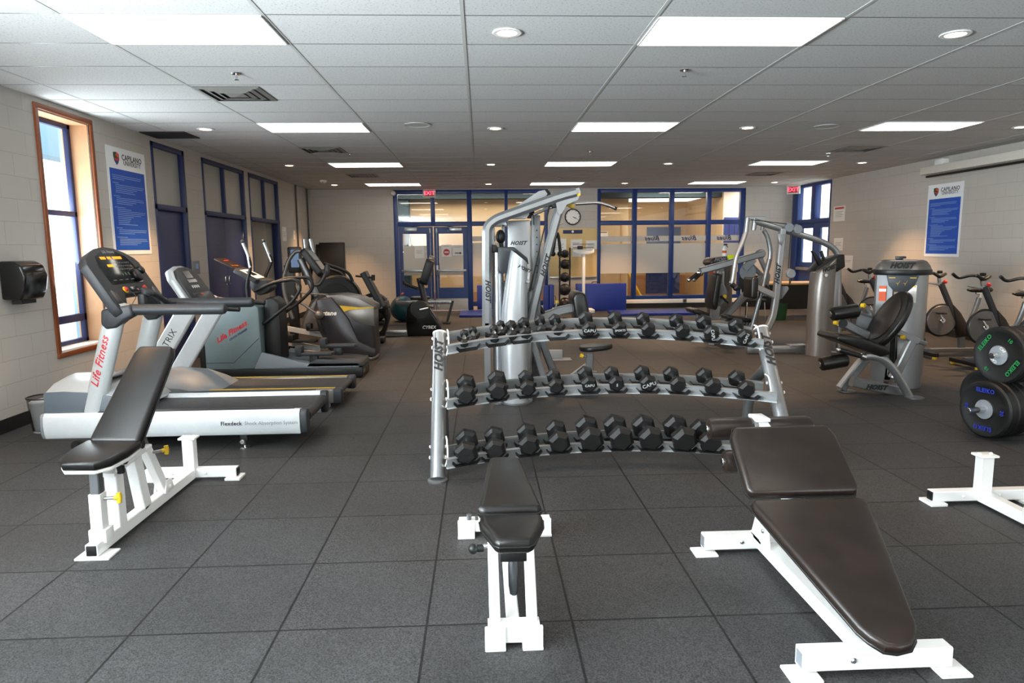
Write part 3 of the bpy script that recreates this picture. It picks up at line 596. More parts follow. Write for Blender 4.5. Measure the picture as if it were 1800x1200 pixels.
for i in range(3):
    a = TIER[i][2]; upv = (0, -math.sin(a), math.cos(a))
    m = MB()
    m.sweep([tier(i, x, 0, .030) for x in xs], [(-.003, -.030), (.003, -.030), (.003, .034), (.034, .036), (.034, .040), (-.003, .040)], upv)
    q = MB().sweep([tier(i, x, -.008, .001) for x in xs], [(-.009, -.003), (.009, -.003), (.009, .004), (-.009, .004)], upv); q.build('front_lip', M['silver'], rk)
    m.build('front_rail', M['rail'], rk)
    m = MB(); m.sweep([tier(i, x, DEP, .035) for x in xs], [(-.004, -.030), (.004, -.030), (.004, .034), (-.03, .036), (-.03, .040), (-.004, .040)], upv)
    m.build('rear_rail', M['rail'], rk)
    for x in (.14, .86, 1.52):
        m = MB(); m.tube([tier(i, x, .01, .02), tier(i, x, DEP-.005, .02)], .02, 12); m.build('tie_tube', M['steel'], rk)
# dumbbells: hexagonal rubber heads on a chrome handle, axis towards the viewer
def dumbbell_meshes(r, hl, gl):
    """r head radius, hl head length, gl grip length; axis along Y, resting height at the axis"""
    out = []
    for s in (-1, 1):
        m = MB(); y0 = s*gl/2
        rr_ = [(r*.72, 0), (r, hl*.22), (r, hl*.72), (r*.70, hl)]
        m.lathe(rr_, (0, y0, 0), (0, s, 0), 6); out.append(m)
    h = MB(); h.lathe([(.013, -gl/2), (.013, -gl/2+.012), (.0155, -gl/2+.03), (.0165, 0), (.0155, gl/2-.03), (.013, gl/2-.012), (.013, gl/2)], (0, 0, 0), (0, 1, 0), 14)
    return out, h
kinds = {}
def dumbbell(i, px, off, r, label, txt=None, lift=None, turn=None):
    """a dumbbell lying over the rails of tier i"""
    hl = r*1.15; gl = .125
    a = TIER[i][2]; c = tier(i, px, DEP/2+off-.022, .040+r*.80 if lift is None else lift)
    t = thing('dumbbell', label, 'dumbbell', tuple(c), 'hexagonal dumbbells on the rack')
    t.rotation_euler = (a+math.radians(6.5), 0, 0)
    key = round(r, 3)
    if key not in kinds:
        (h0, h1), g = dumbbell_meshes(r, hl, gl); WL0 = (0, 0, 0)
        o = []
        for mb, nm, mt in ((h0, 'head', M['rubber']), (h1, 'head', M['rubber']), (g, 'handle', M['chrome'])):
            ob = mb.build(nm, mt, None, 25); C.objects.unlink(ob); o.append(ob)
        kinds[key] = o
    rot = {None: 0}.get(turn, turn or 0)
    for ob in kinds[key]:
        q = ob.copy(); C.objects.link(q); q.parent = t; q.rotation_euler = (0, rot, 0)
        if txt and ob is kinds[key][0]: hd = q
    if txt:
        m = MB(); m.text(txt[0], (0, -gl/2-hl-.0006, 0), (math.cos(txt[2]), 0, math.sin(txt[2])), (-math.sin(txt[2]), 0, math.cos(txt[2])), txt[1], .0006, bold=.0006)
        me = m.build('lettering', M['chalk'], None); me.parent = hd; me.rotation_euler = (0, -rot, 0)
    return t
def saddle(i, x, w):
    for off, nm in ((-.005, 'front_saddle'), (DEP-.02, 'rear_saddle')):
        m = MB(); p = [tier(i, x+dx, off, .0+up) for dx, up in ((-w/2, .028), (-w/2+.018, -.004), (w/2-.018, -.004), (w/2, .028))]
        for lo in (-.045, .045): pass
        fr = [tier(i, x+dx, off-.05, .012+up*.8) for dx, up in ((-w/2, .032), (-w/2+.022, -.002), (w/2-.022, -.002), (w/2, .032), (w/2-.006, .032), (w/2-.026, .006), (-w/2+.026, .006), (-w/2+.006, .032))]
        bk = [tier(i, x+dx, off+.03, .014+up*.8) for dx, up in ((-w/2, .032), (-w/2+.022, -.002), (w/2-.022, -.002), (w/2, .032), (w/2-.006, .032), (w/2-.026, .006), (-w/2+.026, .006), (-w/2+.006, .032))]
        m.loft([fr, bk]); m.build(nm, M['black'], rk, 20)
order = ('first', 'second', 'third', 'fourth', 'fifth', 'sixth', 'seventh', 'eighth', 'ninth', 'tenth', 'eleventh', 'twelfth', 'thirteenth', 'fourteenth')
tiers = ('bottom', 'middle', 'top')
def fr_px(lst): return lst
TOPX = [(-0.131,0.844),(-0.067,0.866),(0.09,0.866),(0.145,0.919),(0.223,0.895),(0.323,0.898),(0.451,0.914),(0.569,0.91),(0.808,0.935),(1.037,0.931),(1.252,0.915),(1.499,0.898),(1.697,0.879),(1.915,0.845)]
TOPR = (.033, .033, .036, .034, .042, .048, .046, .050, .060, .060, .057, .058, .062, .060)
TOPO = (0, .045, 0, .09, .02, .02, .05, .03, 0, 0, 0, 0, 0, 0)
TT = {8: ('CAPU', .034, 0), 9: ('SPORTS', .022, .05), 12: ('CAPU', .034, -1.35), 13: ('CAPU', .03, 1.3)}
for k, (x, z) in enumerate(TOPX):
    dumbbell(2, x, TOPO[k]-.02, TOPR[k], 'small black hex dumbbell, %s from the left on the top tier' % order[k] if k < 8 else 'black hex dumbbell%s, %s from the left on the top tier' % (' with white lettering' if k in TT else '', order[k]), TT.get(k))
for x in ((TOPX[0][0]+TOPX[1][0])/2, TOPX[2][0]+.02, (TOPX[4][0]+TOPX[5][0])/2+.02, TOPX[7][0]): saddle(2, x, .17)
for k in range(8, 14): saddle(2, TOPX[k][0], .155)
MIDX = [(-0.118,0.523),(0.105,0.539),(0.32,0.551),(0.528,0.567),(0.77,0.57),(0.97,0.566),(1.198,0.562),(1.407,0.56),(1.639,0.533),(1.853,0.515)]
MIDR = (.071, .071, .060, .058, .062, .060, .064, .062, .064, .064)
MT = {4: ('CAPU', .026, .05), 6: ('CAPU', .038, .35), 5: ('S', .03, 0)}
for k, (x, z) in enumerate(MIDX):
    dumbbell(1, x, -.02, MIDR[k], 'black hex dumbbell%s, %s from the left on the middle tier' % (' with white lettering' if k in (4, 6) else '', order[k]), MT.get(k)); saddle(1, x, .165)
BOTX = [(-0.116,0.201),(0.077,0.223),(0.31,0.222),(0.526,0.232),(0.753,0.244),(0.963,0.249),(1.169,0.248),(1.394,0.234),(1.567,0.2)]
BOTR = (.081, .076, .076, .079, .090, .091, .090, .092, .080)
for k, (x, z) in enumerate(BOTX):
    dumbbell(0, x, -.02, BOTR[k], ('large black hex dumbbell, %s from the left on the bottom tier' % order[k]) if k < 8 else 'large black hex dumbbell partly behind the sit-up bench, last on the bottom tier'); saddle(0, x, .185)

# ---------------------------------------------------------------- treadmills along the window wall
def bxy(m, x0, x1, y0, y1, z0, z1, b=.006): return m.box(x0, x1, y0, y1, z0, z1, b)
NY, FY = 5.25, 6.05
tm = thing('treadmill', 'large silver-white treadmill nearest, white side skirt and upright lettered in red', 'treadmill', (-2.4, 5.65, 0))
for y0, y1, nm in ((NY, NY+.11, 'side_skirt'), (FY-.11, FY, 'side_skirt')):
    prof = [(y0+.02, .115), (y1-.004, .115), (y1-.004, .30), (y0+.03, .312), (y0+.008, .285), (y0, .22), (y0+.006, .15)]
    o = MB().prism(prof, 'yz', -3.35, -1.42, .004).build(nm, M['pale'], tm)
    m = MB().prism([(-2.95, y0+.03), (-1.50, y0+.03), (-1.47, y0+.04), (-1.47, y1-.03), (-1.50, y1-.02), (-2.95, y1-.02)], 'xy', .305, .3155, .002); m.build('foot_rail_grip', M['dark'], o)
    m = MB().prism([(p[0], p[1]) for p in prof], 'yz', -1.42, -1.365, .012).build('end_cap', M['dark'], o)
    m = MB().prism([(p[0], p[1]) for p in prof], 'yz', -3.375, -3.35, .01).build('nose_cap', M['grey'], o)
    if y0 == NY:
        MB().text('Flexdeck', (-1.86, y0-.0008, .21), (1, 0, 0), (0, 0, 1), .042, .0006, 0, 'RIGHT', .0012).build('lettering', M['dark'], o)
        MB().text('Shock Absorption System', (-1.84, y0-.0008, .21), (1, 0, 0), (0, 0, 1), .039, .0006, 0, 'LEFT').build('lettering', M['grey'], o)
m = MB().box(-3.0, -1.40, NY+.11, FY-.11, .255, .278, .004); m.tube([(-1.40, NY+.112, .235), (-1.40, FY-.112, .235)], .044, 20).box(-3.0, -1.40, NY+.12, FY-.12, .19, .21)
m.build('running_belt', M['tread'], tm)
m = MB(); m.prism([(-3.36, .31), (-2.70, .31), (-2.72, .33), (-2.85, .43), (-2.99, .46), (-3.20, .475), (-3.35, .47)], 'xz', NY+.05, NY+.065, .004); m.build('motor_side', M['slate'], tm)
hood = [(NY+.065, .47), (NY+.2, .53), (5.65, .56), (FY-.2, .53), (FY-.03, .47)]
m = MB(); P = [(y, z) for y, z in hood]
rings = []
for x, k, b in ((-3.36, .96, 0), (-3.30, 1., 0), (-3.05, 1.0, 0), (-2.85, .93, 0), (-2.72, .68, 0)):
    rings.append([(x, y, z*k) for y, z in hood] + [(x, FY-.03, .30), (x, NY+.065, .30)])
m.loft(rings).build('motor_hood', M['silver'], tm, 50)
MB().prism([(-3.02, 5.45), (-2.92, 5.42), (-2.88, 5.65), (-2.92, 5.88), (-3.02, 5.85)], 'xy', .535, .553, .004).build('hood_vent', M['black'], tm)
for y in (NY+.085, FY-.065):
    a, b = V((-3.01, y, .30)), V((-2.755, y, 1.15))
    ell = [(.077*math.cos(2*PI*k/22), .05*math.sin(2*PI*k/22)) for k in range(22)]
    u = MB().sweep([a, b], ell, (0, 1, 0)).build('upright', M['silver'], tm)
    if y < 5.5:
        dr = (b-a).normalized(); MB().text('Life Fitness', a+dr*.42+V((-.012, -.0508, 0)), dr, V((-.96, 0, .28)), .082, .0008, .45, bold=.001).build('lettering', M['red'], u)
    q = MB().prism([(-2.86, 1.10), (-2.64, 1.135), (-2.62, 1.05), (-2.69, 1.015), (-2.76, .96), (-2.83, .945), (-2.87, .99)], 'xz', y-.058, y+.045, .02, 3).build('handrail_bracket', M['dark'], tm)
    h = MB().tube([(-2.66, y, 1.093), (-1.99, y, 1.09)], .042, 20).lathe([(.042, 0), (.042, .012), (.036, .03), (.02, .042), (0, .045)], (-1.99, y, 1.09), (1, 0, 0), 20).build('handrail', M['dark'], tm)
Mc = basis((-2.69, NY-.0, 1.075), (0, 1, 0), (-.52, 0, .85))   # console plane: u along Y, v up the slope
co_ = [(.02, 0), (.11, 0), (.20, .10), (.23, .145), (.57, .145), (.60, .10), (.69, 0), (.78, 0), (.80, .05), (.795, .43), (.76, .475), (.66, .53), (.54, .568), (.40, .585), (.26, .568), (.14, .53), (.04, .475), (.005, .43), (0, .05)]
cs = MB().prism(co_, Mc, -.075, 0, .012, 2).build('console', M['dark'], tm)
pn = [(.15, .24), (.65, .24), (.67, .40), (.62, .49), (.50, .54), (.40, .55), (.30, .54), (.18, .49), (.13, .40)]
MB().prism(pn, Mc, -.002, .004, .002).build('display_panel', M['screen'], cs)
m = MB(); 
for k in range(16):
    if k not in (4, 8): m.prism(rr(.013, .024, .002, 1, (.235+.02*k, .475)), Mc, .003, .0055)
m.prism(rr(.085, .022, .003, 2, (.30, .405)), Mc, .003, .0055)
m.build('amber_readout', M['led'], cs)
m = MB(); m.text('Life Fitness', Mc @ V((.40, .53, .005)), (0, 1, 0), (-.52, 0, .85), .036, .0006, .2, bold=.001)
for r in range(3):
    for c in range(9): m.prism(rr(.012, .006, .002, 1, (.38+.028*c, .43-.03*r)), Mc, .003, .0052)
for c in range(5): m.prism(rr(.05, .004, .001, 1, (.22+.09*c, .275)), Mc, .003, .0052)
m.build('key_marking', M['grey'], cs)
m = MB()
for c, mt in enumerate((.40, .45, .5)): m.prism(circ(.014, 14, (c*.05+.39, .325)), Mc, .003, .0055)
m.build('start_keys', M['kgreen'], cs)
m = MB(); m.prism(circ(.028, 18, (.27, .185)), Mc, 0, .01, .003); o = m.build('stop_ring', M['yellow'], cs)
MB().prism(circ(.018, 18, (.27, .185)), Mc, .008, .022, .004).build('stop_button', M['red'], cs); MB().prism(circ(.02, 18, (.57, .185)), Mc, 0, .02, .005).build('heart_button', M['red'], cs)
MB().prism(rr(.14, .045, .02, 4, (.42, .185)), Mc, -.002, .003, .001).build('tray_slot', M['blackgloss'], cs)
m = MB(); m.prism(circ(.055, 20, (.58, .30)), Mc, 0, .035, .012); m.prism(circ(.035, 20, (.66, .34)), Mc, 0, .05, .012); m.build('headphones', M['black'], cs)
for u in (.07, .73): MB().prism([(u-.05, .08), (u, .03), (u+.05, .08), (u+.05, .17), (u, .2), (u-.05, .17)], Mc, 0, .004, .002).build('cup_recess', M['graph'], cs)
MB().tube(spline([Mc @ V((.27, .185, .02)), Mc @ V((.25, .10, .05)), Mc @ V((.22, .06, .01)), Mc @ V((.15, .02, .02))], 6), .0025, 6).build('safety_cord', M['black'], cs)
m = MB(); m.tube(spline([(-2.60, FY-.065, 1.09), (-2.62, 5.88, 1.10), (-2.64, 5.74, 1.17), (-2.66, 5.66, 1.20)], 6), .022, 12)
cb = m.build('control_arm', M['dark'], tm)
MB().disc((-2.68, 5.62, 1.19), (.5, 0, .85), .052, .045, 24, .012).box(-2.72, -2.66, 5.55, 5.66, 1.05, 1.20, .02).build('control_pod', M['dark'], cb)
m = MB(); m.box(-1.90, -1.84, NY+.05, NY+.1, .05, .13, .004); lg = m.build('leveling_leg', M['black'], tm)
MB().disc((-1.87, NY+.03, .06), (0, -1, 0), .018, .02).disc((-1.87, NY+.07, 0), (0, 0, 1), .045, .01).rod((-1.87, NY+.07, .01), (-1.87, NY+.07, .06), .008).build('leveling_foot', M['chrome'], lg)
for y in (NY+.06, FY-.06):
    m = MB().bar([(-2.70, y, .12), (-3.12, y, .055)], .04, .05); l = m.build('lift_arm', M['black'], tm)
    MB().disc((-3.14, y-.02, .045), (0, 1, 0), .045, .04, 20).build('lift_wheel', M['rubber'], l)
# second treadmill
N2, F2 = 6.62, 7.42
t2 = thing('treadmill', 'silver treadmill with slanted flat uprights and gold deck edge, behind the nearest one', 'treadmill', (-2.3, 7.0, 0))
for y0, y1 in ((N2, N2+.09), (F2-.09, F2)):
    o = MB().box(-2.9, -1.45, y0, y1, .05, .185, .012).build('side_rail', M['bronze'], t2)
    MB().box(-2.75, -1.45, (y1-.012 if y0 == N2 else y0), (y1 if y0 == N2 else y0+.012), .185, .19).build('gold_edge', M['yellow'], o)
    m = MB().box(-1.46, -1.37, y0-.004, y1+.004, .045, .19, .02); m.build('end_cap', M['dark'], o)
    MB().box(-1.56, -1.5, y0+.01, y1-.01, 0, .05, .004).build('foot', M['silver'], o)
m = MB().box(-2.8, -1.42, N2+.09, F2-.09, .15, .168); m.tube([(-1.42, N2+.09, .14), (-1.42, F2-.09, .14)], .03, 16); m.build('running_belt', M['tread'], t2)
m = MB(); rings = []
for x, z in ((-3.62, .2), (-3.55, .28), (-3.2, .34), (-2.9, .31), (-2.72, .24), (-2.58, .17)):
    rings.append([(x, N2-.0, .04), (x, N2-.0, z*.7), (x, N2+.1, z*.95), (x, 7.02, z), (x, F2-.1, z*.95), (x, F2, z*.7), (x, F2, .04)])
m.loft(rings).build('motor_hood', M['grey'], t2, 50)
for y in (N2-.02, F2-.04):
    a, b = V((-3.32, y+.03, .15)), V((-2.76, y+.03, 1.02))
    u = MB().bar([a, b], .17, .06, (0, 1, 0), .012).build('upright', M['pale'], t2)
    if y < 7:
        dr = (b-a).normalized(); MB().text('MATRIX', a+dr*.61+V((0, -.0312, 0)), dr, V((-dr.z, 0, dr.x)), .085, .0006, 0).build('lettering', M['dark'], u)
    MB().tube(fil([(-2.8, y+.03, 1.02), (-2.6, y+.03, 1.0), (-2.3, y+.03, .98)], .08), .028, 12).build('handrail', M['black'], t2)
Mc = basis((-2.74, 6.67, 1.02), (0, 1, 0), (-.52, 0, .8))
cs = MB().prism([(0, 0), (.66, 0), (.64, .32), (.56, .42), (.40, .455), (.26, .455), (.10, .42), (.02, .32)], Mc, -.085, -.02, .02, 2).build('console', M['silver'], t2)
MB().prism([(.06, .02), (.60, .02), (.58, .31), (.52, .39), (.40, .42), (.26, .42), (.14, .39), (.08, .31)], Mc, -.03, .004, .01).build('console_face', M['dark'], cs)
m = MB(); m.prism(rr(.16, .085, .006, 2, (.33, .33)), Mc, .002, .007); m.prism(rr(.2, .035, .004, 2, (.33, .255)), Mc, .002, .007); m.build('screen', M['blackgloss'], cs)
m = MB()
for k in range(4): m.prism(rr(.018, .03, .003, 1, (.25+.045*k, .19)), Mc, .002, .007)
m.build('keys', M['paper'], cs)
MB().prism(rr(.40, .09, .02, 3, (.33, .075)), Mc, .002, .012, .004).build('tray', M['graph'], cs); MB().prism(rr(.06, .016, .003, 1, (.33, .10)), Mc, .01, .014).build('amber_mark', M['orange'], cs)
# cross trainer with the long tail
N3, F3 = 8.2, 8.72
ct = thing('cross_trainer', 'grey-teal cross trainer with red lettering, tall arms and long black tail box', 'elliptical trainer', (-2.4, 8.46, 0))
body = [(-3.274,0.061),(-3.271,0.095),(-3.258,0.484),(-2.993,0.79),(-2.848,0.902),(-2.637,0.913),(-2.652,0.31),(-2.745,0.099),(-2.162,0.096),(-1.691,0.087),(-1.421,0.082)]
b1 = [(-3.28, .13), (-3.28, .50), (-3.05, .80), (-2.94, .88), (-2.66, .885), (-2.63, .86), (-2.62, .32), (-2.72, .13)]
s_ = MB().prism(b1, 'xz', N3, F3, .012).build('shroud', M['teal'], ct)
MB().prism([(-3.285, .14), (-3.295, .50), (-3.07, .80), (-2.96, .88), (-3.05, .9), (-3.36, .52), (-3.35, .1)], 'xz', N3+.02, F3+.02, .01).build('front_cover', M['black'], ct)
dr = V((.83, 0, .50)).normalized(); pu = V((-.50, 0, .83))
MB().text('Life Fitness', V((-2.96, N3-.001, .575)), dr, pu, .085, .0008, .5, bold=.003).build('lettering', M['red'], s_)
MB().text('CROSS-TRAINER', V((-2.88, N3-.001, .545)), dr, pu, .032, .0008, .35, bold=.001).build('lettering', M['navyd'], s_)
MB().sweep([(-3.27, N3-.001, .21), (-2.95, N3-.001, .21), (-2.64, N3-.001, .50)], [(-.003, -.001), (.003, -.001), (.003, .001), (-.003, .001)], (0, 1, 0)).build('seam', M['dark'], s_)
tail = [(-2.72, .13), (-2.62, .325), (-2.12, .19), (-1.48, .185), (-1.48, .13)]
MB().prism(tail, 'xz', N3, N3+.06, .006).prism(tail, 'xz', F3-.06, F3, .006).build('tail_panel', M['grey'], ct)
MB().prism([(-2.12, .14), (-2.06, .20), (-1.95, .235), (-1.6, .215), (-1.45, .195), (-1.43, .14)], 'xz', N3, F3, .01).build('tail_cover', M['dark'], ct)
b_ = MB().box(-3.28, -1.44, N3, F3, .01, .13, .006).build('base', M['black'], ct)
MB().text('LIFE', (-1.4385, N3+.12, .07), (0, 1, 0), (0, 0, 1), .06, .0006, .2).build('lettering', M['grey'], b_)
MB().prism([(-2.62, .3), (-2.60, .95), (-2.50, .98), (-2.42, .9), (-2.42, .2), (-2.55, .16)], 'xz', N3+.12, F3-.06, .03).build('mast', M['black'], ct)
for y, dz, dx in ((N3+.1, 0, 0), (F3-.1, .05, .22)):
    t_ = MB().bar([(-2.62+dx, y, .24+dz), (-2.0+dx, y, .16+dz)], .05, .05).build('pedal_track', M['grey'], ct)
    MB().prism(rr(.42, .13, .03, 4, (-2.0+dx, y)), 'xy', .27+dz, .31+dz, .01).box(-2.24+dx, -2.16+dx, y-.07, y+.07, .26+dz, .39+dz, .02).build('foot_pedal', M['dark'], t_)
    MB().box(-2.08+dx, -1.98+dx, y-.03, y+.03, .15, .27+dz, .004).build('pedal_post', M['black'], t_)
for pts, y in (([(-2.738,8.25,0.809),(-2.761,8.25,1.099),(-2.707,8.25,1.332),(-2.724,8.25,1.478),(-2.78,8.25,1.63)], 0), ([(-2.66,8.7,1.072),(-2.681,8.7,1.192),(-2.593,8.7,1.388),(-2.623,8.7,1.486),(-2.676,8.7,1.64)], 0)):
    a = MB().tube(spline(pts[:4], 5), .02, 12).build('arm_lever', M['black'], ct)
    MB().tube([pts[2], pts[3], pts[4]], .021, 12).build('heart_grip', M['alu'], a); MB().ball(pts[4], .026).build('grip_end', M['dark'], a)
for y, pts in ((8.28, [(-2.694,8.28,1.049),(-2.462,8.28,1.154),(-2.194,8.28,1.191),(-2.132,8.28,1.089),(-2.241,8.28,0.921),(-2.61,8.28,0.655)]), (8.66, [(-2.777,8.66,0.998),(-2.433,8.66,1.191),(-2.119,8.66,1.194),(-2.077,8.66,1.067),(-2.238,8.66,0.906),(-2.617,8.66,0.641)])):
    MB().tube(fil(pts, .09, 4), .019, 12).build('side_rail', M['black'], ct)
m = MB().prism([(-2.739,1.062),(-2.755,1.13),(-2.711,1.196),(-2.559,1.181),(-2.512,1.086),(-2.541,1.046),(-2.644,0.993)], 'xz', 8.32, 8.62, .015).build('console_neck', M['dark'], ct)
cpt = [(-2.676,8.46,1.189),(-2.829,8.46,1.341),(-2.941,8.46,1.274),(-2.799,8.46,1.163)]
Mk = basis(V((-2.64, 8.24, 1.19)), (0, 1, 0), (-.80, 0, .42))
cs = MB().prism(rr(.42, .30, .03, 3, (.21, .14)), Mk, -.05, 0, .01).build('console', M['dark'], ct)
MB().prism(rr(.30, .22, .01, 2, (.21, .13)), Mk, -.001, .003).build('console_face', M['paper'], cs); MB().prism(rr(.18, .10, .01, 2, (.21, .14)), Mk, .002, .005).build('display', M['screen'], cs)
MB().prism(rr(.38, .26, .02, 3, (.21, .42)), Mk, -.015, 0, .004).build('reading_rack', M['leatherb'], cs); MB().prism(rr(.16, .016, .004, 2, (.24, .48)), Mk, 0, .002).build('rack_print', M['red'], cs); MB().prism(rr(.22, .012, .004, 2, (.21, .35)), Mk, 0, .002).build('rack_print', M['orange'], cs)
# elliptical with the big grey housing
oc = thing('elliptical_trainer', 'big rounded dark grey elliptical trainer with yellow swoosh, beyond the tailed cross trainer', 'elliptical trainer', (-2.1, 9.85, 0))
ho = [(-1.993,0.043),(-2.145,0.142),(-2.272,0.43),(-2.336,0.707),(-2.266,0.886),(-2.117,0.916),(-1.924,0.905),(-1.677,0.863),(-1.487,0.75),(-1.492,0.418),(-1.477,0.162),(-1.49,0.034)]
rings = []
for y, k, dz in ((9.55, .90, .0), (9.58, .97, 0), (9.68, 1, 0), (9.98, 1, 0), (10.1, .95, 0), (10.14, .86, 0)):
    cx_ = sum(p[0] for p in ho)/len(ho); cz = sum(p[1] for p in ho)/len(ho)
    rings.append([(cx_+(p[0]-cx_)*k, y, cz+(p[1]-cz)*k) for p in ho])
hs = MB().loft(rings).build('drive_housing', M['graph'], oc, 60)
up_ = [(-2.143,0.908),(-1.926,0.913),(-1.679,0.862),(-1.489,0.75),(-1.483,0.686),(-1.701,0.713),(-1.933,0.74),(-2.04,0.781)]
MB().prism(up_, 'xz', 9.535, 10.1, .008).build('top_cover', M['bronze'], hs)
MB().prism([(-1.949,0.766),(-1.694,0.739),(-1.484,0.744),(-1.485,0.728),(-1.657,0.715),(-1.828,0.702),(-1.891,0.679)], 'xz', 9.526, 9.54).build('yellow_swoosh', M['yellow'], hs)
MB().prism([(-1.891,0.671),(-1.805,0.701),(-1.657,0.715),(-1.485,0.728),(-1.486,0.476),(-1.626,0.502),(-1.764,0.567)], 'xz', 9.53, 9.545, .003).build('side_panel', M['bronze'], hs)
MB().text('Octane', (-2.13, 9.495, .665), (1, 0, 0), (0, 0, 1), .085, .001, .3, bold=.004).build('lettering', M['paper'], hs)
lg_ = [(-2.256,0.851),(-2.054,0.887),(-1.835,0.587),(-1.708,0.269),(-1.478,0.154),(-1.482,0.05),(-1.794,0.063),(-2.029,0.051),(-2.134,0.315),(-2.237,0.593)]
MB().prism(lg_, 'xz', 9.50, 9.56, .02).build('side_leg', M['graph'], hs)
MB().prism([(-2.734,0.231),(-2.636,0.558),(-2.513,0.784),(-2.38,0.879),(-2.283,0.553),(-2.355,0.06),(-2.677,0.082)], 'xz', 10.2, 10.5, .06, 3).build('front_housing', M['bronze'], oc)
MB().prism([(-3.0, 9.6), (-2.0, 9.45), (-1.52, 9.5), (-1.47, 9.7), (-1.5, 10.15), (-2.0, 10.25), (-3.0, 10.4)], 'xy', 0, .05, .02).build('base_plate', M['bronze'], oc)
for y, px_ in ((9.42, 0), (9.75, .12)):
    l = MB().bar([(-2.95+px_, y+.2, .30+px_), (-2.25+px_, y+.2, .16+px_)], .06, .07).build('pedal_arm', M['silver'], oc)
    MB().prism(rr(.36, .14, .03, 4, (-2.45+px_*1.4, y+.1)), 'xy', .27+px_, .30+px_, .01).box(-2.66+px_*1.4, -2.58+px_*1.4, y+.03, y+.17, .27+px_, .38+px_, .02).build('foot_pedal', M['black'], l)
MB().tube([(-2.507,9.75,1.406),(-2.423,9.75,1.208),(-2.312,9.75,0.889)], .05, 14).build('mast', M['steeld'], oc)
Mk = basis(V((-2.22, 9.55, 1.30)), (0, 1, 0), (-.55, 0, .80))
cs = MB().prism(rr(.40, .44, .06, 4, (.2, .10)), Mk, -.09, 0, .02).build('console', M['black'], oc); MB().prism(rr(.28, .16, .02, 3, (.2, .19)), Mk, 0, .004).build('display', M['grey'], cs); MB().prism(rr(.28, .14, .02, 3, (.2, .02)), Mk, 0, .004).build('key_pad', M['bronze'], cs)
for pts, q in (([(-2.091,9.5,1.252),(-2.15,9.5,1.137),(-2.215,9.5,1.06),(-2.307,9.5,1.061)], 0), ([(-2.526,10.1,1.685),(-2.518,10.1,1.523),(-2.565,10.1,1.213),(-2.518,10.1,1.032)], 1), ([(-2.396,9.9,1.681),(-2.359,9.9,1.482),(-2.39,9.9,1.322),(-2.424,9.9,1.122)], 1)):
    a = MB().tube(spline(pts, 5), .026, 12).build('arm_lever', M['black'] if q else M['graph'], oc)
    if q: MB().tube([V(pts[0])+V((0, -.01, 0)), V(pts[1])+V((0, -.01, 0))], .03, 12).build('grip_plate', M['alu'], a)
    else: MB().ball(pts[0], .07, 16, (.6, .5, 1.35)).build('grip_end', M['graph'], a)
MB().tube(fil([(-2.774,10.2,0.529),(-2.88,10.2,0.865),(-2.891,10.2,1.115),(-2.786,10.2,1.402),(-2.681,10.2,1.524),(-2.56,10.2,1.506)], .1, 4), .03, 12).tube(fil([(-2.504,9.7,1.211),(-2.576,9.7,1.015),(-2.502,9.7,0.934),(-2.135,9.7,0.906)], .05, 4), .014, 10).build('hand_rail', M['bronze'], oc)
MB().tube([(-2.577,9.45,0.913),(-2.26,9.45,0.676)], .018, 10).ball([(-2.215,9.45,0.652)][0], .065).build('link_arm', M['bronze'], oc)
# machine standing beyond it, with a pale touch screen
kc = thing('climber', 'dark fitness machine mast with a small pale blue display, behind the elliptical consoles', 'fitness machine', (-3.1, 10.9, 0))
MB().bar([(-2.92, 10.9, 0), (-2.98, 10.9, 1.30)], .14, .12, (0, 1, 0)).build('mast', M['leatherb'], kc); MB().box(-3.3, -2.7, 10.75, 11.05, 0, .1, .02).build('base', M['black'], kc)
d_ = MB().prism(rr(.20, .40, .03, 3, (-2.87, 1.38)), 'xz', 10.8, 10.9, .01).build('display_case', M['black'], kc); MB().prism(rr(.12, .27, .01, 2, (-2.86, 1.40)), 'xz', 10.794, 10.802).build('display', M['txtblue'], d_)
# fan bike behind the elliptical
fb = thing('recumbent_cycle', 'black machine with round housing and tilted back pad, showing over the dark grey elliptical', 'exercise bike', (-2.2, 11.3, 0))
MB().disc((-2.35, 11.2, .72), (0, 1, 0), .40, .22, 32, .03).build('fan_housing', M['black'], fb); MB().disc((-2.35, 11.185, .72), (0, 1, 0), .27, .02, 28).build('fan_cover', M['rubber'], fb)
MB().box(-2.6, -1.6, 11.2, 11.45, 0, .1, .02).bar([(-2.35, 11.32, .1), (-2.35, 11.32, .4)], .2, .1, (0, 1, 0)).build('base', M['black'], fb)
bs = [(-1.885,11.15,0.787),(-1.98,11.15,1.125)]
MB().bar([(-1.62, 11.3, .60), (-1.90, 11.3, 1.16)], .32, .09, (1, 0, .3), .02).build('backrest', M['dark'], fb)
for pts in ([(-2.494,11.15,1.312),(-2.228,11.15,1.219),(-2.105,11.15,1.154),(-2.056,11.15,1.017)], [(-2.537,11.45,1.232),(-2.309,11.45,1.155),(-2.239,11.45,1.07),(-2.216,11.45,0.958)]): MB().tube(fil(pts, .1, 4), .024, 10).build('handle_bar', M['black'], fb)
MB().tube([(-2.017,11.2,1.106),(-1.745,11.2,1.075)], .017, 8).tube([(-1.735,11.2,1.121),(-1.738,11.2,1.029)], .03, 10).build('side_handle', M['black'], fb)
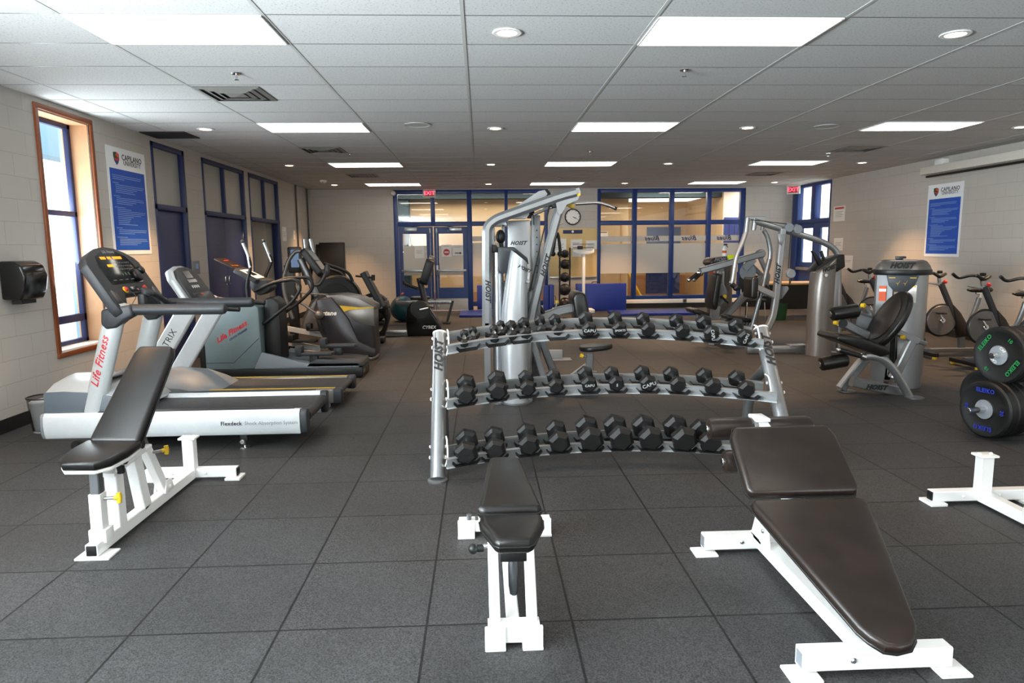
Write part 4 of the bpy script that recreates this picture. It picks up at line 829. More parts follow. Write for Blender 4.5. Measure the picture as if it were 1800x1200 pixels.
# upright bike by the glazed doors
N4 = 12.0
ub = thing('recumbent_bike', 'black semi-recumbent exercise bike with tall console mast, in front of the glazed doors', 'exercise bike', (-1.25, 12.25, 0))
hx = [(-1.317,-0.009),(-1.338,0.264),(-1.311,0.514),(-1.218,0.613),(-1.08,0.611),(-0.98,0.63),(-0.895,0.458),(-0.789,0.306),(-0.723,0.133),(-0.736,0.022),(-0.797,-0.017)]
h_ = MB().prism(hx, 'xz', 12.1, 12.36, .05, 3).build('drive_housing', M['blackgloss'], ub)
MB().text('CYBEX', (-.93, 12.098, .155), (1, 0, 0), (0, 0, 1), .075, .001, .15, bold=.002).build('lettering', M['paper'], h_)
MB().disc((-1.08, 12.11, .47), (0, -1, 0), .16, .03, 26).build('crank_cover', M['black'], h_)
c_ = MB().bar([(-1.08, 12.06, .47), (-.93, 12.06, .50)], .03, .025).build('crank', M['chrome'], h_)
MB().obox(basis((-.90, 11.98, .53), (1, 0, -.2), (0, 1, 0)), .14, .09, .03, .008).build('pedal', M['leatherb'], c_)
MB().tube([(-0.994,12.25,0.548),(-1.091,12.25,1.023)], .055, 14).build('mast', M['graph'], ub)
Mk = basis(V((-1.06, 12.02, 1.0)), (0, 1, 0), (.28, 0, .85))
cs = MB().prism(rr(.40, .46, .06, 3, (.2, .16)), Mk, 0, .14, .03).build('console', M['black'], ub); MB().prism(rr(.2, .1, .03, 3, (.2, .40)), Mk, .03, .12, .02).build('console_cap', M['bronze'], cs)
MB().tube(fil([(-1.103,12.1,0.841),(-1.23,12.1,0.882),(-1.357,12.1,0.943),(-1.336,12.1,0.972)], .08, 4), .026, 10).tube(fil([(-1.135,12.45,0.821),(-1.266,12.45,0.863),(-1.396,12.45,0.926),(-1.375,12.45,0.956)], .08, 4), .026, 10).build('handle_bar', M['black'], ub)
MB().box(-1.95, -1.25, 12.15, 12.28, .03, .1, .01).build('frame_rail', M['alu'], ub)
st_ = MB().prism([(-1.889,0.007),(-1.765,0.128),(-1.699,0.289),(-1.755,0.411),(-1.874,0.433),(-1.842,0.483),(-1.632,0.5),(-1.617,0.348),(-1.685,0.106),(-1.739,-0.015)], 'xz', 12.12, 12.30, .02).build('seat_post', M['black'], ub)
MB().prism([(-1.923,0.454),(-1.869,0.564),(-1.667,0.631),(-1.631,0.51),(-1.713,0.461)], 'xz', 12.0, 12.42, .02).build('seat', M['black'], ub); MB().box(-1.80, -1.72, 11.98, 12.05, .50, .54, .01).box(-2.02, -1.86, 11.98, 12.05, .66, .70, .01).build('seat_handle', M['alu'], ub)
MB().box(-1.98, -1.86, 11.95, 12.5, 0, .05, .01).box(-.85, -.75, 11.95, 12.5, 0, .04, .01).build('floor_bar', M['dark'], ub)
# rower, teal ball, padded stool
rw = thing('rowing_machine', 'rowing machine with pale aluminium rail on black end leg, before the glazed doors', 'rowing machine', (-1.1, 14.15, 0))
r_ = MB().box(-1.75, -.575, 14.1, 14.2, .40, .475, .006).build('slide_rail', M['alu'], rw); MB().text('NORTHERN LIGHTS', (-.92, 14.098, .432), (1, 0, 0), (0, 0, 1), .055, .0008, 0, bold=.001).build('lettering', M['ink'], r_)
MB().bar([(-.585, 14.15, .47), (-.71, 14.15, .04)], .11, .05, (1, 0, 0)).box(-.80, -.64, 14.0, 14.3, 0, .04, .01).build('end_leg', M['dark'], rw)
MB().prism(rr(.40, .28, .08, 4, (-1.25, 14.15)), 'xy', .50, .56, .02).box(-1.3, -1.2, 14.1, 14.2, .47, .5).build('seat', M['leatherb'], rw)
m = MB(); m.disc((-2.2, 14.0, .35), (0, 1, 0), .30, .3, 26, .04).box(-2.4, -2.0, 13.95, 14.35, 0, .08, .01); m.build('flywheel', M['black'], rw)
MB().tube([(-1.62, 13.95, .62), (-1.62, 14.35, .62)], .018, 10).build('pull_handle', M['orange'], rw)
m = MB(); m.ball((-1.68, 14.72, .27), .27, 28); solo(m, 'exercise_ball', M['ball'], 'teal exercise ball on the floor between rowing machine and glazed doors', 'exercise ball')
tv = thing('wall_screen_box', 'black flat box mounted on the rear wall left of the glazed doors', 'wall box', (-3.55, 16.95, .82))
MB().box(-3.88, -3.29, 16.86, 17.02, .84, 1.70, .012).build('case', M['black'], tv); MB().box(-3.96, -3.86, 16.9, 17.04, .90, 1.66, .008).build('side_case', M['blackgloss'], tv); MB().box(-3.8, -3.4, 17.02, 17.05, 1.1, 1.5).build('bracket', M['black'], tv)

# ---------------------------------------------------------------- silver cable machines
def zip_y(pts, ys): return [(p[0], y, p[1]) for p, y in zip(pts, ys)]
# pull-down machine behind the rack
lp = thing('pulldown_machine', 'tall silver cable pull-down machine with white curved shroud, behind the dumbbell rack', 'weight machine', (.35, 6.95, 0))
f_ = MB().bar(fil([(0.05,6.75,0.727),(0.065,6.75,1.737),(0.154,6.75,1.807),(0.779,6.75,2.018),(0.928,6.75,2.055)], .16, 6), .095, .10, (0, 1, 0), .03).build('arch_tube', M['steel'], lp)
MB().brand((.065, 6.695, 1.12), (0, 0, -1), (1, 0, 0), .07).build('brand_lettering', M['ink'], f_)
MB().box(.0, .2, 6.70, 6.80, 0, .018, .004).box(.02, .08, 6.70, 6.80, .01, .80).build('foot_plate', M['steel'], lp)
MB().prism([(.015, .77), (.015, .67), (.12, .60), (.13, .66), (.09, .74)], 'xz', 6.7, 6.8, .004).build('joint_plate', M['steel'], lp)
MB().tube([(.165, 6.82, .0), (.165, 6.82, 1.50)], .056, 20).build('guide_post', M['steel'], lp)
MB().lathe([(.16, 0), (.16, .012), (.14, .016)], (.33, 6.72, 0), (0, 0, 1), 26).lathe([(.09, 0), (.09, .012), (.07, .016)], (.16, 6.72, 0), (0, 0, 1), 20).build('base_flange', M['steeld'], lp)
rings = []
def top_z(x): return 1.505-.80*max(0, x-.30)
for z, x0, x1 in ((.005, .20, .452), (.5, .188, .452), (.75, .188, .452), (.95, .202, .452), (1.15, .228, .452), (1.30, .25, .452), (1.40, .265, .452), (1.47, .28, .45), (1.505, .29, .44)):
    c_, w_ = (x0+x1)/2, (x1-x0)/2; rg = []
    for k in range(32):
        a = 2*PI*k/32; x = c_+w_*math.copysign(abs(math.cos(a))**.7, math.cos(a)); rg.append((x, 6.74+(.15 if math.sin(a) < 0 else .11)*math.copysign(abs(math.sin(a))**.8, math.sin(a)), min(z, top_z(x))))
    rings.append(rg)
s_ = MB().loft(rings).build('stack_shroud', M['shroud'], lp, 60)
MB().brand((.415, 6.598, 1.33), (.9, .12, -.42), (.35, 0, .9), .045).build('brand_lettering', M['ink'], s_)
MB().rod((.44, 6.63, 1.20), (.45, 6.57, 1.21), .018).build('lock_pin', M['chrome'], s_)
MB().prism([(0.167,1.539),(0.321,1.538),(0.453,1.432),(0.464,1.366),(0.332,1.488),(0.287,1.472),(0.252,1.308),(0.213,1.275),(0.169,1.309)], 'xz', 6.68, 6.92, .01).build('shroud_cap', M['dark'], lp)
MB().prism([(0.085,1.562),(0.151,1.561),(0.173,1.528),(0.172,1.484),(0.084,1.485)], 'xz', 6.76, 6.88, .006).build('post_cap', M['black'], lp)
MB().box(.205, .30, 6.78, 7.0, .05, 1.2).build('weight_stack', M['black'], lp)
MB().box(.27, .50, 6.92, 7.06, .05, 1.80, .01).box(.10, .27, 6.95, 7.03, 1.74, 1.80, .004).box(.10, .145, 6.95, 7.03, 1.45, 1.76, .004).box(.215, .245, 6.95, 7.03, 1.45, 1.76, .004).build('column_shroud', M['steel'], lp)
MB().brand((.375, 6.919, 1.575), (1, 0, 0), (0, 0, 1), .052).build('brand_lettering', M['ink'], lp)
m = MB().box(.51, .60, 6.95, 7.0, .1, 1.85, .006).build('hole_rail', M['steeld'], lp)
q = MB()
for k in range(16): q.disc((.565, 6.949, 1.70-.07*k), (0, -1, 0), .008, .002, 8)
q.build('adjust_holes', M['ink'], m)
MB().ball((.20, 6.9, 1.64), .07, 14, (.7, .7, 1)).tube([(.20, 6.9, 1.58), (.215, 6.88, 1.48)], .02, 8).build('pulley_swivel', M['black'], lp)
for y in (6.88, 7.08):
    MB().prism([(0.327,1.817),(0.362,1.938),(0.582,2.08),(0.639,2.091),(0.667,2.052),(0.627,2.003),(0.485,1.904),(0.485,1.855),(0.457,1.816)], 'xz', y-.004, y+.004).build('head_plate', M['steel'], lp)
m = MB()
for p in [(0.657,6.98,2.047),(0.491,6.98,1.875)]: m.disc(p, (0, 1, 0), .055, .03, 22)
m.build('pulley_wheel', M['black'], lp)
d_ = MB().bar([(0.824,6.8,2.022),(0.762,6.8,1.864),(0.644,6.8,1.446),(0.517,6.8,0.942),(0.47,6.8,0.686),(0.445,6.8,0.282)], .085, .095, (0, 1, 0), .02).build('diagonal_mast', M['steel'], lp)
MB().brand([(0.633,6.745,1.347)][0], V((.30, 0, 1)), (-1, 0, .3), .07).build('brand_lettering', M['ink'], d_)
MB().prism([(0.729,1.995),(0.785,2.033),(0.896,2.087),(0.957,2.097),(0.974,2.059),(0.947,1.983),(0.841,1.94),(0.79,1.853),(0.762,1.842),(0.746,1.875)], 'xz', 6.725, 6.735).prism([(0.729,1.995),(0.785,2.033),(0.896,2.087),(0.957,2.097),(0.974,2.059),(0.947,1.983),(0.841,1.94),(0.79,1.853),(0.762,1.842),(0.746,1.875)], 'xz', 6.84, 6.85).build('gusset_plate', M['steel'], lp)
MB().box(.93, .97, 6.719, 6.724, 2.02, 2.045).build('warning_label', M['yellow'], d_)
MB().disc([(0.725,6.76,1.965)][0], (0, 1, 0), .055, .05, 20).build('front_pulley', M['black'], lp)
b_ = MB().tube(fil([(0.53,6.9,1.849),(0.57,6.9,1.87),(0.689,6.9,1.925),(0.881,6.9,1.951),(1.165,6.9,1.966),(1.256,6.9,1.943),(1.342,6.9,1.909)], .12, 4), .0155, 12).build('pull_bar', M['chrome'], lp)
MB().tube([(1.336,6.9,1.911),(1.359,6.9,1.903)], .018, 12).build('bar_end', M['black'], b_)
MB().prism([(0.853,1.94),(0.893,1.957),(0.949,1.94),(0.915,1.907)], 'xz', 6.87, 6.92, .006).build('bar_swivel', M['yellow'], b_)
MB().tube([(0.677,6.78,1.956),(0.483,6.78,1.102)], .005, 6).tube([(0.688,6.78,1.956),(0.472,6.78,1.102)], .004, 6).tube([(0.53,6.9,1.849),(0.53,6.9,1.754)], .008, 6).build('cable', M['black'], lp)
MB().prism([(0.462,1.084),(0.53,1.122),(0.575,1.054),(0.561,0.598),(0.441,0.572)], 'xz', 6.86, 6.88, .004).build('lower_plate', M['steeld'], lp)
for a, b in (((932, 600), (955, 672)), ((948, 600), (975, 668))):
    pass
MB().bar([(0.496,6.85,0.616),(0.627,6.85,0.182)], .07, .07, (0, 1, 0), .012).build('lower_strut', M['steel'], lp)
l2 = MB().bar([(0.607,7,0.594),(0.765,7,0.162)], .075, .07, (0, 1, 0), .012).build('lower_strut', M['steeld'], lp)
MB().tube(fil([(0.55,6.9,0.304),(0.556,6.9,0.203),(0.62,6.9,0.16),(0.684,6.9,0.201),(0.719,6.9,0.259)], .05, 3), .012, 8).build('foot_hook', M['alu'], lp)
bm_ = MB().bar([(0.543,7,0.796),(0.807,7,0.886),(0.966,7,0.918)], .09, .085, (0, 1, 0), .014).build('knee_beam', M['steel'], lp)
MB().tube([(0.572,6.98,0.961),(0.641,6.98,0.849)], .022, 12).build('side_grip', M['black'], bm_); MB().tube([(0.641,6.98,0.849),(0.694,6.98,0.801)], .02, 12).tube([(0.563,6.98,0.972),(0.578,6.98,0.949)], .026, 12).build('grip_collar', M['chrome'], bm_)
MB().tube([(0.771,7.1,0.907),(0.783,7.1,0.966)], .014, 10).build('pin_shaft', M['alu'], bm_); MB().tube([(0.783,7.1,0.96),(0.783,7.1,0.983)], .02, 10).build('pin_knob', M['yellow'], bm_)
MB().prism([(0.906,1.028),(0.935,1.08),(0.993,1.09),(1.046,1.061),(1.088,0.828),(1.064,0.746),(0.994,0.736),(0.936,0.836)], 'xz', 6.8, 7.2, .03, 3).build('chest_pad', M['leather'], lp)
MB().prism([(0.912,0.999),(0.935,1.039),(0.971,0.759),(0.942,0.76)], 'xz', 6.9, 7.1, .004).build('pad_plate', M['leatherb'], lp)
MB().tube([(0.813,6.9,0.785),(0.941,6.9,0.754)], .05, 16).build('knee_roller', M['leather'], lp)
sp = MB().bar([(1.109,7,0.443),(1.11,7,0.276)], .075, .08, (0, 1, 0), .01).bar([(1.11,7,0.324),(0.849,7,0.136),(0.807,7,0.101)], .06, .07, (0, 1, 0), .01).bar([(1.155, 7.0, .25), (1.12, 7.0, .03)], .07, .07, (0, 1, 0)).build('seat_mast', M['steel'], lp)
MB().box(.45, 1.2, 6.95, 7.05, 0, .06, .006).box(.2, .5, 6.75, 7.05, 0, .05, .006).build('base_frame', M['steel'], lp)
Ms = basis((1.175, 7.0, .505), (1, 0, .10), (0, 1, 0))
MB().prism([(p[0]*1.0, p[1]) for p in rr(.34, .32, .14, 6)], Ms, -.025, .025, .014, 3).build('seat', M['leather'], lp)
MB().tube([(1.066,6.95,0.41),(1.031,6.95,0.423)], .012, 10).build('pin_shaft', M['alu'], sp); MB().tube([(1.037,6.95,0.42),(1.007,6.95,0.429)], .022, 10).build('pin_knob', M['yellow'], sp)
ft = thing('bench_foot', 'small white steel foot of a frame on the floor behind the pull-down machine', 'frame foot', (1.05, 9.3, 0))
MB().box(.88, 1.10, 9.27, 9.34, .012, .135, .004).build('tube', M['grey'], ft); MB().box(1.095, 1.105, 9.28, 9.33, .03, .12).build('end_cap', M['black'], ft); MB().box(.95, 1.22, 9.2, 9.4, 0, .012, .003).build('foot_plate', M['grey'], ft)
# rope handle hanging by the rack of medicine balls
rp = thing('cable_rope_handle', 'black braided rope handle hanging above the medicine ball rack', 'rope handle', (1.95, 15.4, 1.35))
MB().tube(spline([(1.611,15.4,1.426),(1.663,15.4,1.739),(1.701,15.4,1.839),(1.739,15.4,1.738),(1.777,15.4,1.424)], 6), .035, 10).build('rope', M['rubber'], rp)
for p in [(1.611,15.4,1.388),(1.764,15.4,1.386)]: MB().ball(p, .06, 12).build('rope_stop', M['black'], rp)
MB().tube([(1.701,15.4,1.839),(1.701,15.4,2.026)], .01, 6).build('hanger', M['chrome'], rp); MB().rod((1.84, 15.4, 2.05), (1.84, 17.05, 2.05), .012).build('wall_arm', M['steel'], rp)
# two-sided pulley station on the right
ps = thing('row_machine', 'silver rowing and pull station with long curved overhead tube and grey weight tower', 'weight machine', (4.4, 9.5, 0))
MB().tube(fil([(5.08,9.5,0.061),(5.012,9.5,1.44),(4.769,9.5,1.577),(3.788,9.5,1.867)], .17, 6), .042, 16).build('overhead_tube', M['steel'], ps)
rings = []
for z, dx in ((.0, 0), (.5, 0), (.9, .005), (1.15, .02), (1.25, .035)):
    cx_, w_ = 4.70+dx*.6, .17-dx*.4
    rings.append([(cx_+w_*math.cos(a), 9.32+.16*math.sin(a), z+(.10*math.cos(a) if z > 1.2 else 0)) for a in [2*PI*k/26 for k in range(26)]])
s_ = MB().loft(rings).build('stack_shroud', M['bronze'], ps, 60)
MB().brand((4.72, 9.15, 1.21), (.93, .05, .3), (-.3, 0, .93), .075).build('brand_lettering', M['ink'], s_)
MB().rod((4.66, 9.17, 1.12), (4.66, 9.12, 1.12), .025).build('lock_pin', M['chrome'], s_)
MB().prism([(4.58, 1.17), (4.72, 1.33), (5.0, 1.40), (5.02, 1.22), (4.9, 1.15)], 'xz', 9.30, 9.55, .02).build('shroud_cap', M['black'], ps)
MB().prism([(4.532,1.453),(4.581,1.43),(4.717,1.28),(4.655,1.234)], 'xz', 9.3, 9.36, .01).tube([(4.709,9.4,1.444),(4.774,9.4,1.278)], .022, 10).build('book_holder', M['black'], ps)
MB().box(4.86, 4.97, 9.34, 9.5, .05, 1.30, .02).build('guide_column', M['steel'], ps)
MB().box(4.94, 5.12, 9.45, 9.55, 0, .02, .004).box(3.75, 4.65, 9.46, 9.55, .02, .11, .008).box(4.35, 4.6, 9.44, 9.57, .1, .13, .004).build('base_frame', M['steel'], ps)
mm = MB().bar(fil([(4.18,9.45,1.753),(4.147,9.45,1.221),(4.119,9.45,0.745),(4.088,9.45,0.505),(3.99,9.45,0.321),(3.792,9.45,0.154)], .25, 5), .085, .10, (0, 1, 0), .015).build('main_mast', M['steel'], ps)
MB().brand([(4.113,9.39,1.129)][0], (.08, 0, 1), (-1, 0, .08), .09).build('brand_lettering', M['ink'], mm)
MB().prism([(4.081,1.683),(4.201,1.682),(4.181,1.581),(4.144,1.519),(4.11,1.566)], 'xz', 9.385, 9.40, .003).build('top_gusset', M['steel'], ps)
for c in ((1387, 400), (1403, 402), (1390, 481)):
    p = V([(4.254,9.42,1.767),(4.375,9.42,1.743),(4.307,9.42,1.134)][[(1387, 400), (1403, 402), (1390, 481)].index(c)])
    w_ = MB().disc(p-V((0, .03, 0)), (0, 1, 0), .062, .06, 22).prism([(p.x-.05, p.z-.05), (p.x+.05, p.z-.05), (p.x+.055, p.z+.05), (p.x, p.z+.075), (p.x-.055, p.z+.05)], 'xz', p.y+.03, p.y+.045, .006).build('pulley', M['grey'], ps)
MB().tube([(4.281,9.42,1.713),(4.271,9.42,1.205)], .006, 6).tube([(3.716,9.42,1.88),(4.244,9.42,1.814)], .006, 6).tube([(4.309,9.42,1.078),(4.298,9.42,0.984)], .014, 8).build('cable', M['black'], ps)
for i, pts in enumerate(([(3.604,9.3,1.708),(3.554,9.3,1.556),(3.482,9.3,1.372),(3.445,9.3,1.078),(3.423,9.3,1.016)], [(4.02,9.7,1.737),(4.083,9.7,1.617),(4.125,9.7,1.392),(4.078,9.7,1.134),(4.026,9.7,0.972)])):
    a = MB().tube(spline(pts, 5), .032, 12).build('pull_arm', M['steel'], ps)
    e = V(pts[-1]); MB().tube([e, e+V((.06, 0, -.05))], .036, 12).ball(e+V((.07, 0, -.06)), .045, 10).build('grip_joint', M['black'], a)
MB().tube([(3.698,9.5,1.906),(3.681,9.5,1.712)], .035, 12).tube([(3.803,9.5,1.89),(3.785,9.5,1.735)], .035, 12).tube([(4.015,9.7,1.881),(3.995,9.7,1.746)], .03, 12).bar([(3.682,9.5,1.899),(3.947,9.5,1.897)], .06, .03, (0, 1, 0)).build('pivot_post', M['steel'], ps)
MB().prism(rr(.10, .30, .04, 4, tuple([(3.762,0.949)][0])), 'xz', 9.30, 9.62, .025, 3).build('chest_pad', M['leather'], ps)
MB().bar([(3.794,9.45,0.972),(4.124,9.45,0.817)], .085, .09, (0, 1, 0), .012).build('pad_beam', M['steel'], ps)
MB().prism([(4.134,0.96),(4.312,0.958),(4.33,0.918),(4.239,0.784),(4.143,0.745)], 'xz', 9.5, 9.52, .006).build('cam_plate', M['grey'], ps)
MB().tube([(4.026,9.5,1.34),(3.959,9.5,0.984),(3.792,9.5,0.261)], .03, 12).build('rear_strut', M['steeld'], ps)
st_ = MB().prism([(3.549,0.534),(3.916,0.479),(3.918,0.411),(3.551,0.467)], 'xz', 9.75, 10.05, .025, 3).build('seat', M['leather'], ps)
sb = MB().bar([(3.324,9.9,0.403),(3.944,9.9,0.394)], .085, .09, (0, 1, 0), .01).bar([(3.729,9.9,0.464),(3.733,9.9,0.338),(3.799,9.9,0.168)], .06, .06, (0, 1, 0)).build('seat_beam', M['steel'], ps)
MB().brand([(3.789,9.85,0.402)][0], (1, 0, 0), (0, 0, 1), .09).build('brand_lettering', M['ink'], sb)
# chest press behind it
cp = thing('chest_press', 'silver press machine with long sloping lever arm and brown-topped tower, before the glazed screen', 'weight machine', (3.95, 10.9, 0))
rings = [[(3.90+.20*math.cos(a)*k, 11.1+.17*math.sin(a), z) for a in [2*PI*q/24 for q in range(24)]] for z, k in ((0, 1), (.6, 1), (1.1, .98), (1.3, .95))]
MB().loft(rings).build('stack_shroud', M['bronze'], cp, 60)
tc_ = MB().prism([(3.646,1.248),(3.7,1.338),(3.987,1.363),(4.101,1.307),(4.085,1.234),(3.713,1.201)], 'xz', 10.9, 11.3, .05, 3).build('tower_cap', M['leatherb'], cp)
MB().brand([(3.838,10.89,1.311)][0], (1, 0, 0), (0, 0, 1), .075).build('brand_lettering', M['grey'], tc_)
MB().prism([(3.646,1.125),(3.701,1.124),(3.705,1.007),(3.65,1.007)], 'xz', 10.84, 10.9).build('orange_label', M['orange'], cp)
MB().bar([(3.409,10.6,1.145),(4.381,10.6,1.398)], .10, .10, (0, 1, 0), .015).build('lever_arm', M['steel'], cp)
for pts in ([(3.351,10.5,1.123),(3.203,10.5,1.011)], [(3.484,10.8,1.092),(3.377,10.8,0.995)]): 
    h_ = MB().tube(pts, .026, 12).build('press_grip', M['black'], cp); MB().ball(pts[1], .032, 10).ball(pts[0], .04, 10).build('grip_end', M['chrome'], h_)
MB().disc([(4.355,10.56,1.399)][0], (0, 1, 0), .07, .1, 18).bar([(4.355,10.62,1.345),(4.494,10.62,1.052),(4.443,10.62,0.74)], .06, .06, (0, 1, 0)).build('arm_pivot', M['steel'], cp)
MB().disc([(4.166,10.6,1.118)][0], (0, 1, 0), .13, .03, 26).bar([(4.101,10.6,1.163),(4.249,10.6,1.32)], .10, .06, (0, 1, 0)).build('cam_wheel', M['grey'], cp)
MB().bar([(4.437,10.7,1.031),(3.553,10.7,0.094)], .10, .10, (0, 1, 0), .015).bar([(4.247,10.75,1.247),(4.504,10.75,1.001)], .06, .06, (0, 1, 0)).build('main_beam', M['steel'], cp)
MB().prism([(3.569,0.593),(3.549,0.664),(3.609,1.09),(3.662,1.107),(3.69,1.08),(3.633,0.574),(3.598,0.538)], 'xz', 10.4, 10.8, .03, 3).build('backrest', M['leather'], cp)
MB().prism([(3.658,0.93),(3.766,0.946),(3.833,0.839),(3.828,0.705),(3.758,0.626),(3.65,0.618)], 'xz', 10.56, 10.6, .008).build('sector_plate', M['grey'], cp)
MB().bar([(3.742,10.65,1.13),(3.712,10.65,0.926)], .04, .05, (0, 1, 0)).bar([(3.787,10.65,1.13),(3.784,10.65,0.925)], .035, .05, (0, 1, 0)).build('back_strut', M['steel'], cp); MB().bar([(3.703,10.7,0.582),(3.682,10.7,0.383),(3.592,10.7,0.33)], .14, .06, (0, 1, 0)).build('back_strut', M['steel'], cp)
m = MB()
for p in [(3.775,10.53,0.746)]: m.disc(p, (0, -1, 0), .032, .03, 14)
m.build('pin_knob', M['yellow'], cp); MB().tube([(3.71,10.5,0.758),(3.83,10.5,0.65)], .018, 8).build('pull_lever', M['black'], cp)
MB().prism([(3.175,0.58),(3.263,0.587),(3.451,0.514),(3.444,0.453),(3.203,0.518)], 'xz', 10.2, 10.6, .02, 3).build('seat', M['leather'], cp)
MB().bar([(3.346,10.4,0.481),(3.325,10.4,0.243)], .08, .08, (0, 1, 0)).bar([(3.55, 10.4, .05), (4.1, 11.1, .05)], .09, .09).build('seat_post', M['steel'], cp)
sb_ = thing('spray_bottle', 'white spray bottle standing on the brown tower cap of the press machine', 'spray bottle', (4.02, 11.05, 1.44))
x_, y_, z_ = [(3.94,11.05,1.362)][0]
WL[sb_.name] = tuple(V((x_, y_, z_))); sb_.location = (x_, y_, z_)
MB().lathe([(.03, 0), (.034, .005), (.034, .10), (.028, .13), (.013, .155), (.013, .17)], (x_, y_, z_), (0, 0, 1), 18).build('bottle', M['white'], sb_); MB().lathe([(.0345, .05), (.0345, .09)], (x_, y_, z_), (0, 0, 1), 18).build('label', M['orange'], sb_)
MB().box(x_-.014, x_+.045, y_-.012, y_+.012, z_+.17, z_+.20, .005).bar([(x_+.03, y_, z_+.185), (x_+.05, y_, z_+.14)], .012, .012).build('trigger', M['dark'], sb_)
m = MB(); x_, y_, z_ = [(3.99,10.98,1.345)][0]
m.prism([(x_-.06, z_+.035), (x_+.06, z_+.04), (x_+.062, z_-.02), (x_+.04, z_-.05), (x_-.02, z_-.06), (x_-.06, z_-.02)], 'xz', y_-.14, y_-.10, .008); solo(m, 'cleaning_cloth', M['lime'], 'bright lime-yellow cleaning cloth beside the spray bottle on the press tower', 'cloth')
# seated leg machine
le = thing('leg_extension_machine', 'silver seated leg machine with yellow knobs and rounded tower, before the bikes', 'weight machine', (4.3, 7.0, 0))
def half(x0, x1, sgn):
    r = []
    for z, k in ((0, .80), (.25, .92), (.6, 1), (1.0, 1.0), (1.22, .94)):
        w_ = (x1-x0)*k; a0 = x0 if sgn < 0 else x1-w_
        if sgn < 0: pts = [(a0+w_*.1, 7.06), (a0+w_, 7.0), (a0+w_, 7.1), (a0+w_*.9, 7.42), (a0+.02, 7.42), (a0, 7.3), (a0, 7.12)]
        else: pts = [(a0, 7.1), (a0, 7.0), (a0+w_*.55, 7.03), (a0+w_*.9, 7.12), (a0+w_, 7.25), (a0+w_*.95, 7.42), (a0+w_*.1, 7.42)]
        r.append([(p[0], p[1], z) for p in pts])
    return r
s1 = MB().loft(half(4.22, 4.42, -1)).turn((4.52, 7.22), math.radians(-30), .84).build('shroud', M['steel'], le, 50)
s2 = MB().loft(half(4.50, 4.82, 1)).turn((4.52, 7.22), math.radians(-30), .84).build('shroud', M['steel'], le, 50)
MB().box(4.27, 4.35, 7.01, 7.03, .93, 1.09).turn((4.52, 7.22), math.radians(-30), .84).build('orange_label', M['orange'], s1); MB().box(4.27, 4.35, 7.008, 7.012, 1.03, 1.06).turn((4.52, 7.22), math.radians(-30), .84).build('label_stripe', M['paper'], s1)
q = MB().box(4.55, 4.68, 6.99, 7.012, .92, 1.10).turn((4.52, 7.22), math.radians(-30), .84).build('instruction_label', M['paper'], s2); MB().box(4.56, 4.67, 6.986, 6.991, 1.08, 1.095).turn((4.52, 7.22), math.radians(-30), .84).build('label_stripe', M['yellow'], q)
MB().box(4.40, 4.54, 7.2, 7.38, .05, .62, .004).turn((4.52, 7.22), math.radians(-30), .84).build('weight_stack', M['black'], le)
MB().rod((4.43, 7.2, .1), (4.43, 7.2, 1.2), .013).rod((4.50, 7.2, .1), (4.50, 7.2, 1.2), .013).turn((4.52, 7.22), math.radians(-30), .84).build('guide_rod', M['chrome'], le)
cap = [(4.19, 7.10), (4.24, 7.0), (4.36, 6.95), (4.62, 6.95), (4.76, 7.02), (4.85, 7.16), (4.85, 7.34), (4.78, 7.44), (4.26, 7.44), (4.19, 7.34)]
ctr = (4.52, 7.2)
rg = [[(ctr[0]+(p[0]-ctr[0])*k, ctr[1]+(p[1]-ctr[1])*k, z) for p in cap] for z, k in ((1.205, .97), (1.225, 1.0), (1.25, 1.0), (1.262, .985))]
MB().loft(rg).turn((4.52, 7.22), math.radians(-30), .84).build('cap_band', M['black'], le, 50)
rg = [[(ctr[0]+(p[0]-ctr[0])*k, ctr[1]+(p[1]-ctr[1])*k, z) for p in cap] for z, k in ((1.262, .97), (1.30, .92), (1.345, .80), (1.36, .70))]
tcap = MB().loft(rg).turn((4.52, 7.22), math.radians(-30), .84).build('tower_cap', M['bronze'], le, 60)
MB().brand((4.50, 6.962, 1.305), (1, 0, 0), (0, .45, .9), .085).turn((4.52, 7.22), math.radians(-30), .84).build('brand_lettering', M['ink'], tcap)
pl_ = MB().prism([(4.34, 1.21), (4.70, 1.21), (4.66, 1.10), (4.58, 1.03), (4.44, 1.03), (4.37, 1.10)], 'xz', 6.985, 7.02, .006).turn((4.52, 7.22), math.radians(-30), .84).build('instruction_panel', M['dark'], le)
m = MB().box(4.37, 4.44, 6.982, 6.986, 1.175, 1.182).box(4.60, 4.67, 6.982, 6.986, 1.175, 1.182)
for x in (4.47, 4.55): m.bar([(x-.02, 6.983, 1.125), (x+.01, 6.983, 1.12), (x+.025, 6.983, 1.15)], .006, .003).bar([(x-.0, 6.983, 1.12), (x+.002, 6.983, 1.10)], .005, .003)
m.turn((4.52, 7.22), math.radians(-30), .84).build('panel_print', M['yellow'], pl_)
MB().box(4.44, 4.52, 7.15, 7.25, 1.36, 1.38, .004).box(4.43, 4.55, 7.1, 7.2, 1.375, 1.40, .004).turn((4.52, 7.22), math.radians(-30), .84).build('phone_holder', M['black'], le)
bf = MB().bar([(3.771,6.75,0.142),(4.348,6.75,0.012)], .09, .10, (0, 0, 1), .01).build('front_crossbar', M['steel'], le)
MB().brand((4.00, 6.693, .085), (1, -.10, -.06), (0, 0, 1), .068).build('brand_lettering', M['ink'], bf)
MB().bar(fil([(3.744,6.9,0.035),(3.936,6.9,0.291),(4.027,6.9,0.397)], .1), .085, .095, (0, 1, 0), .012).build('front_leg', M['steel'], le)
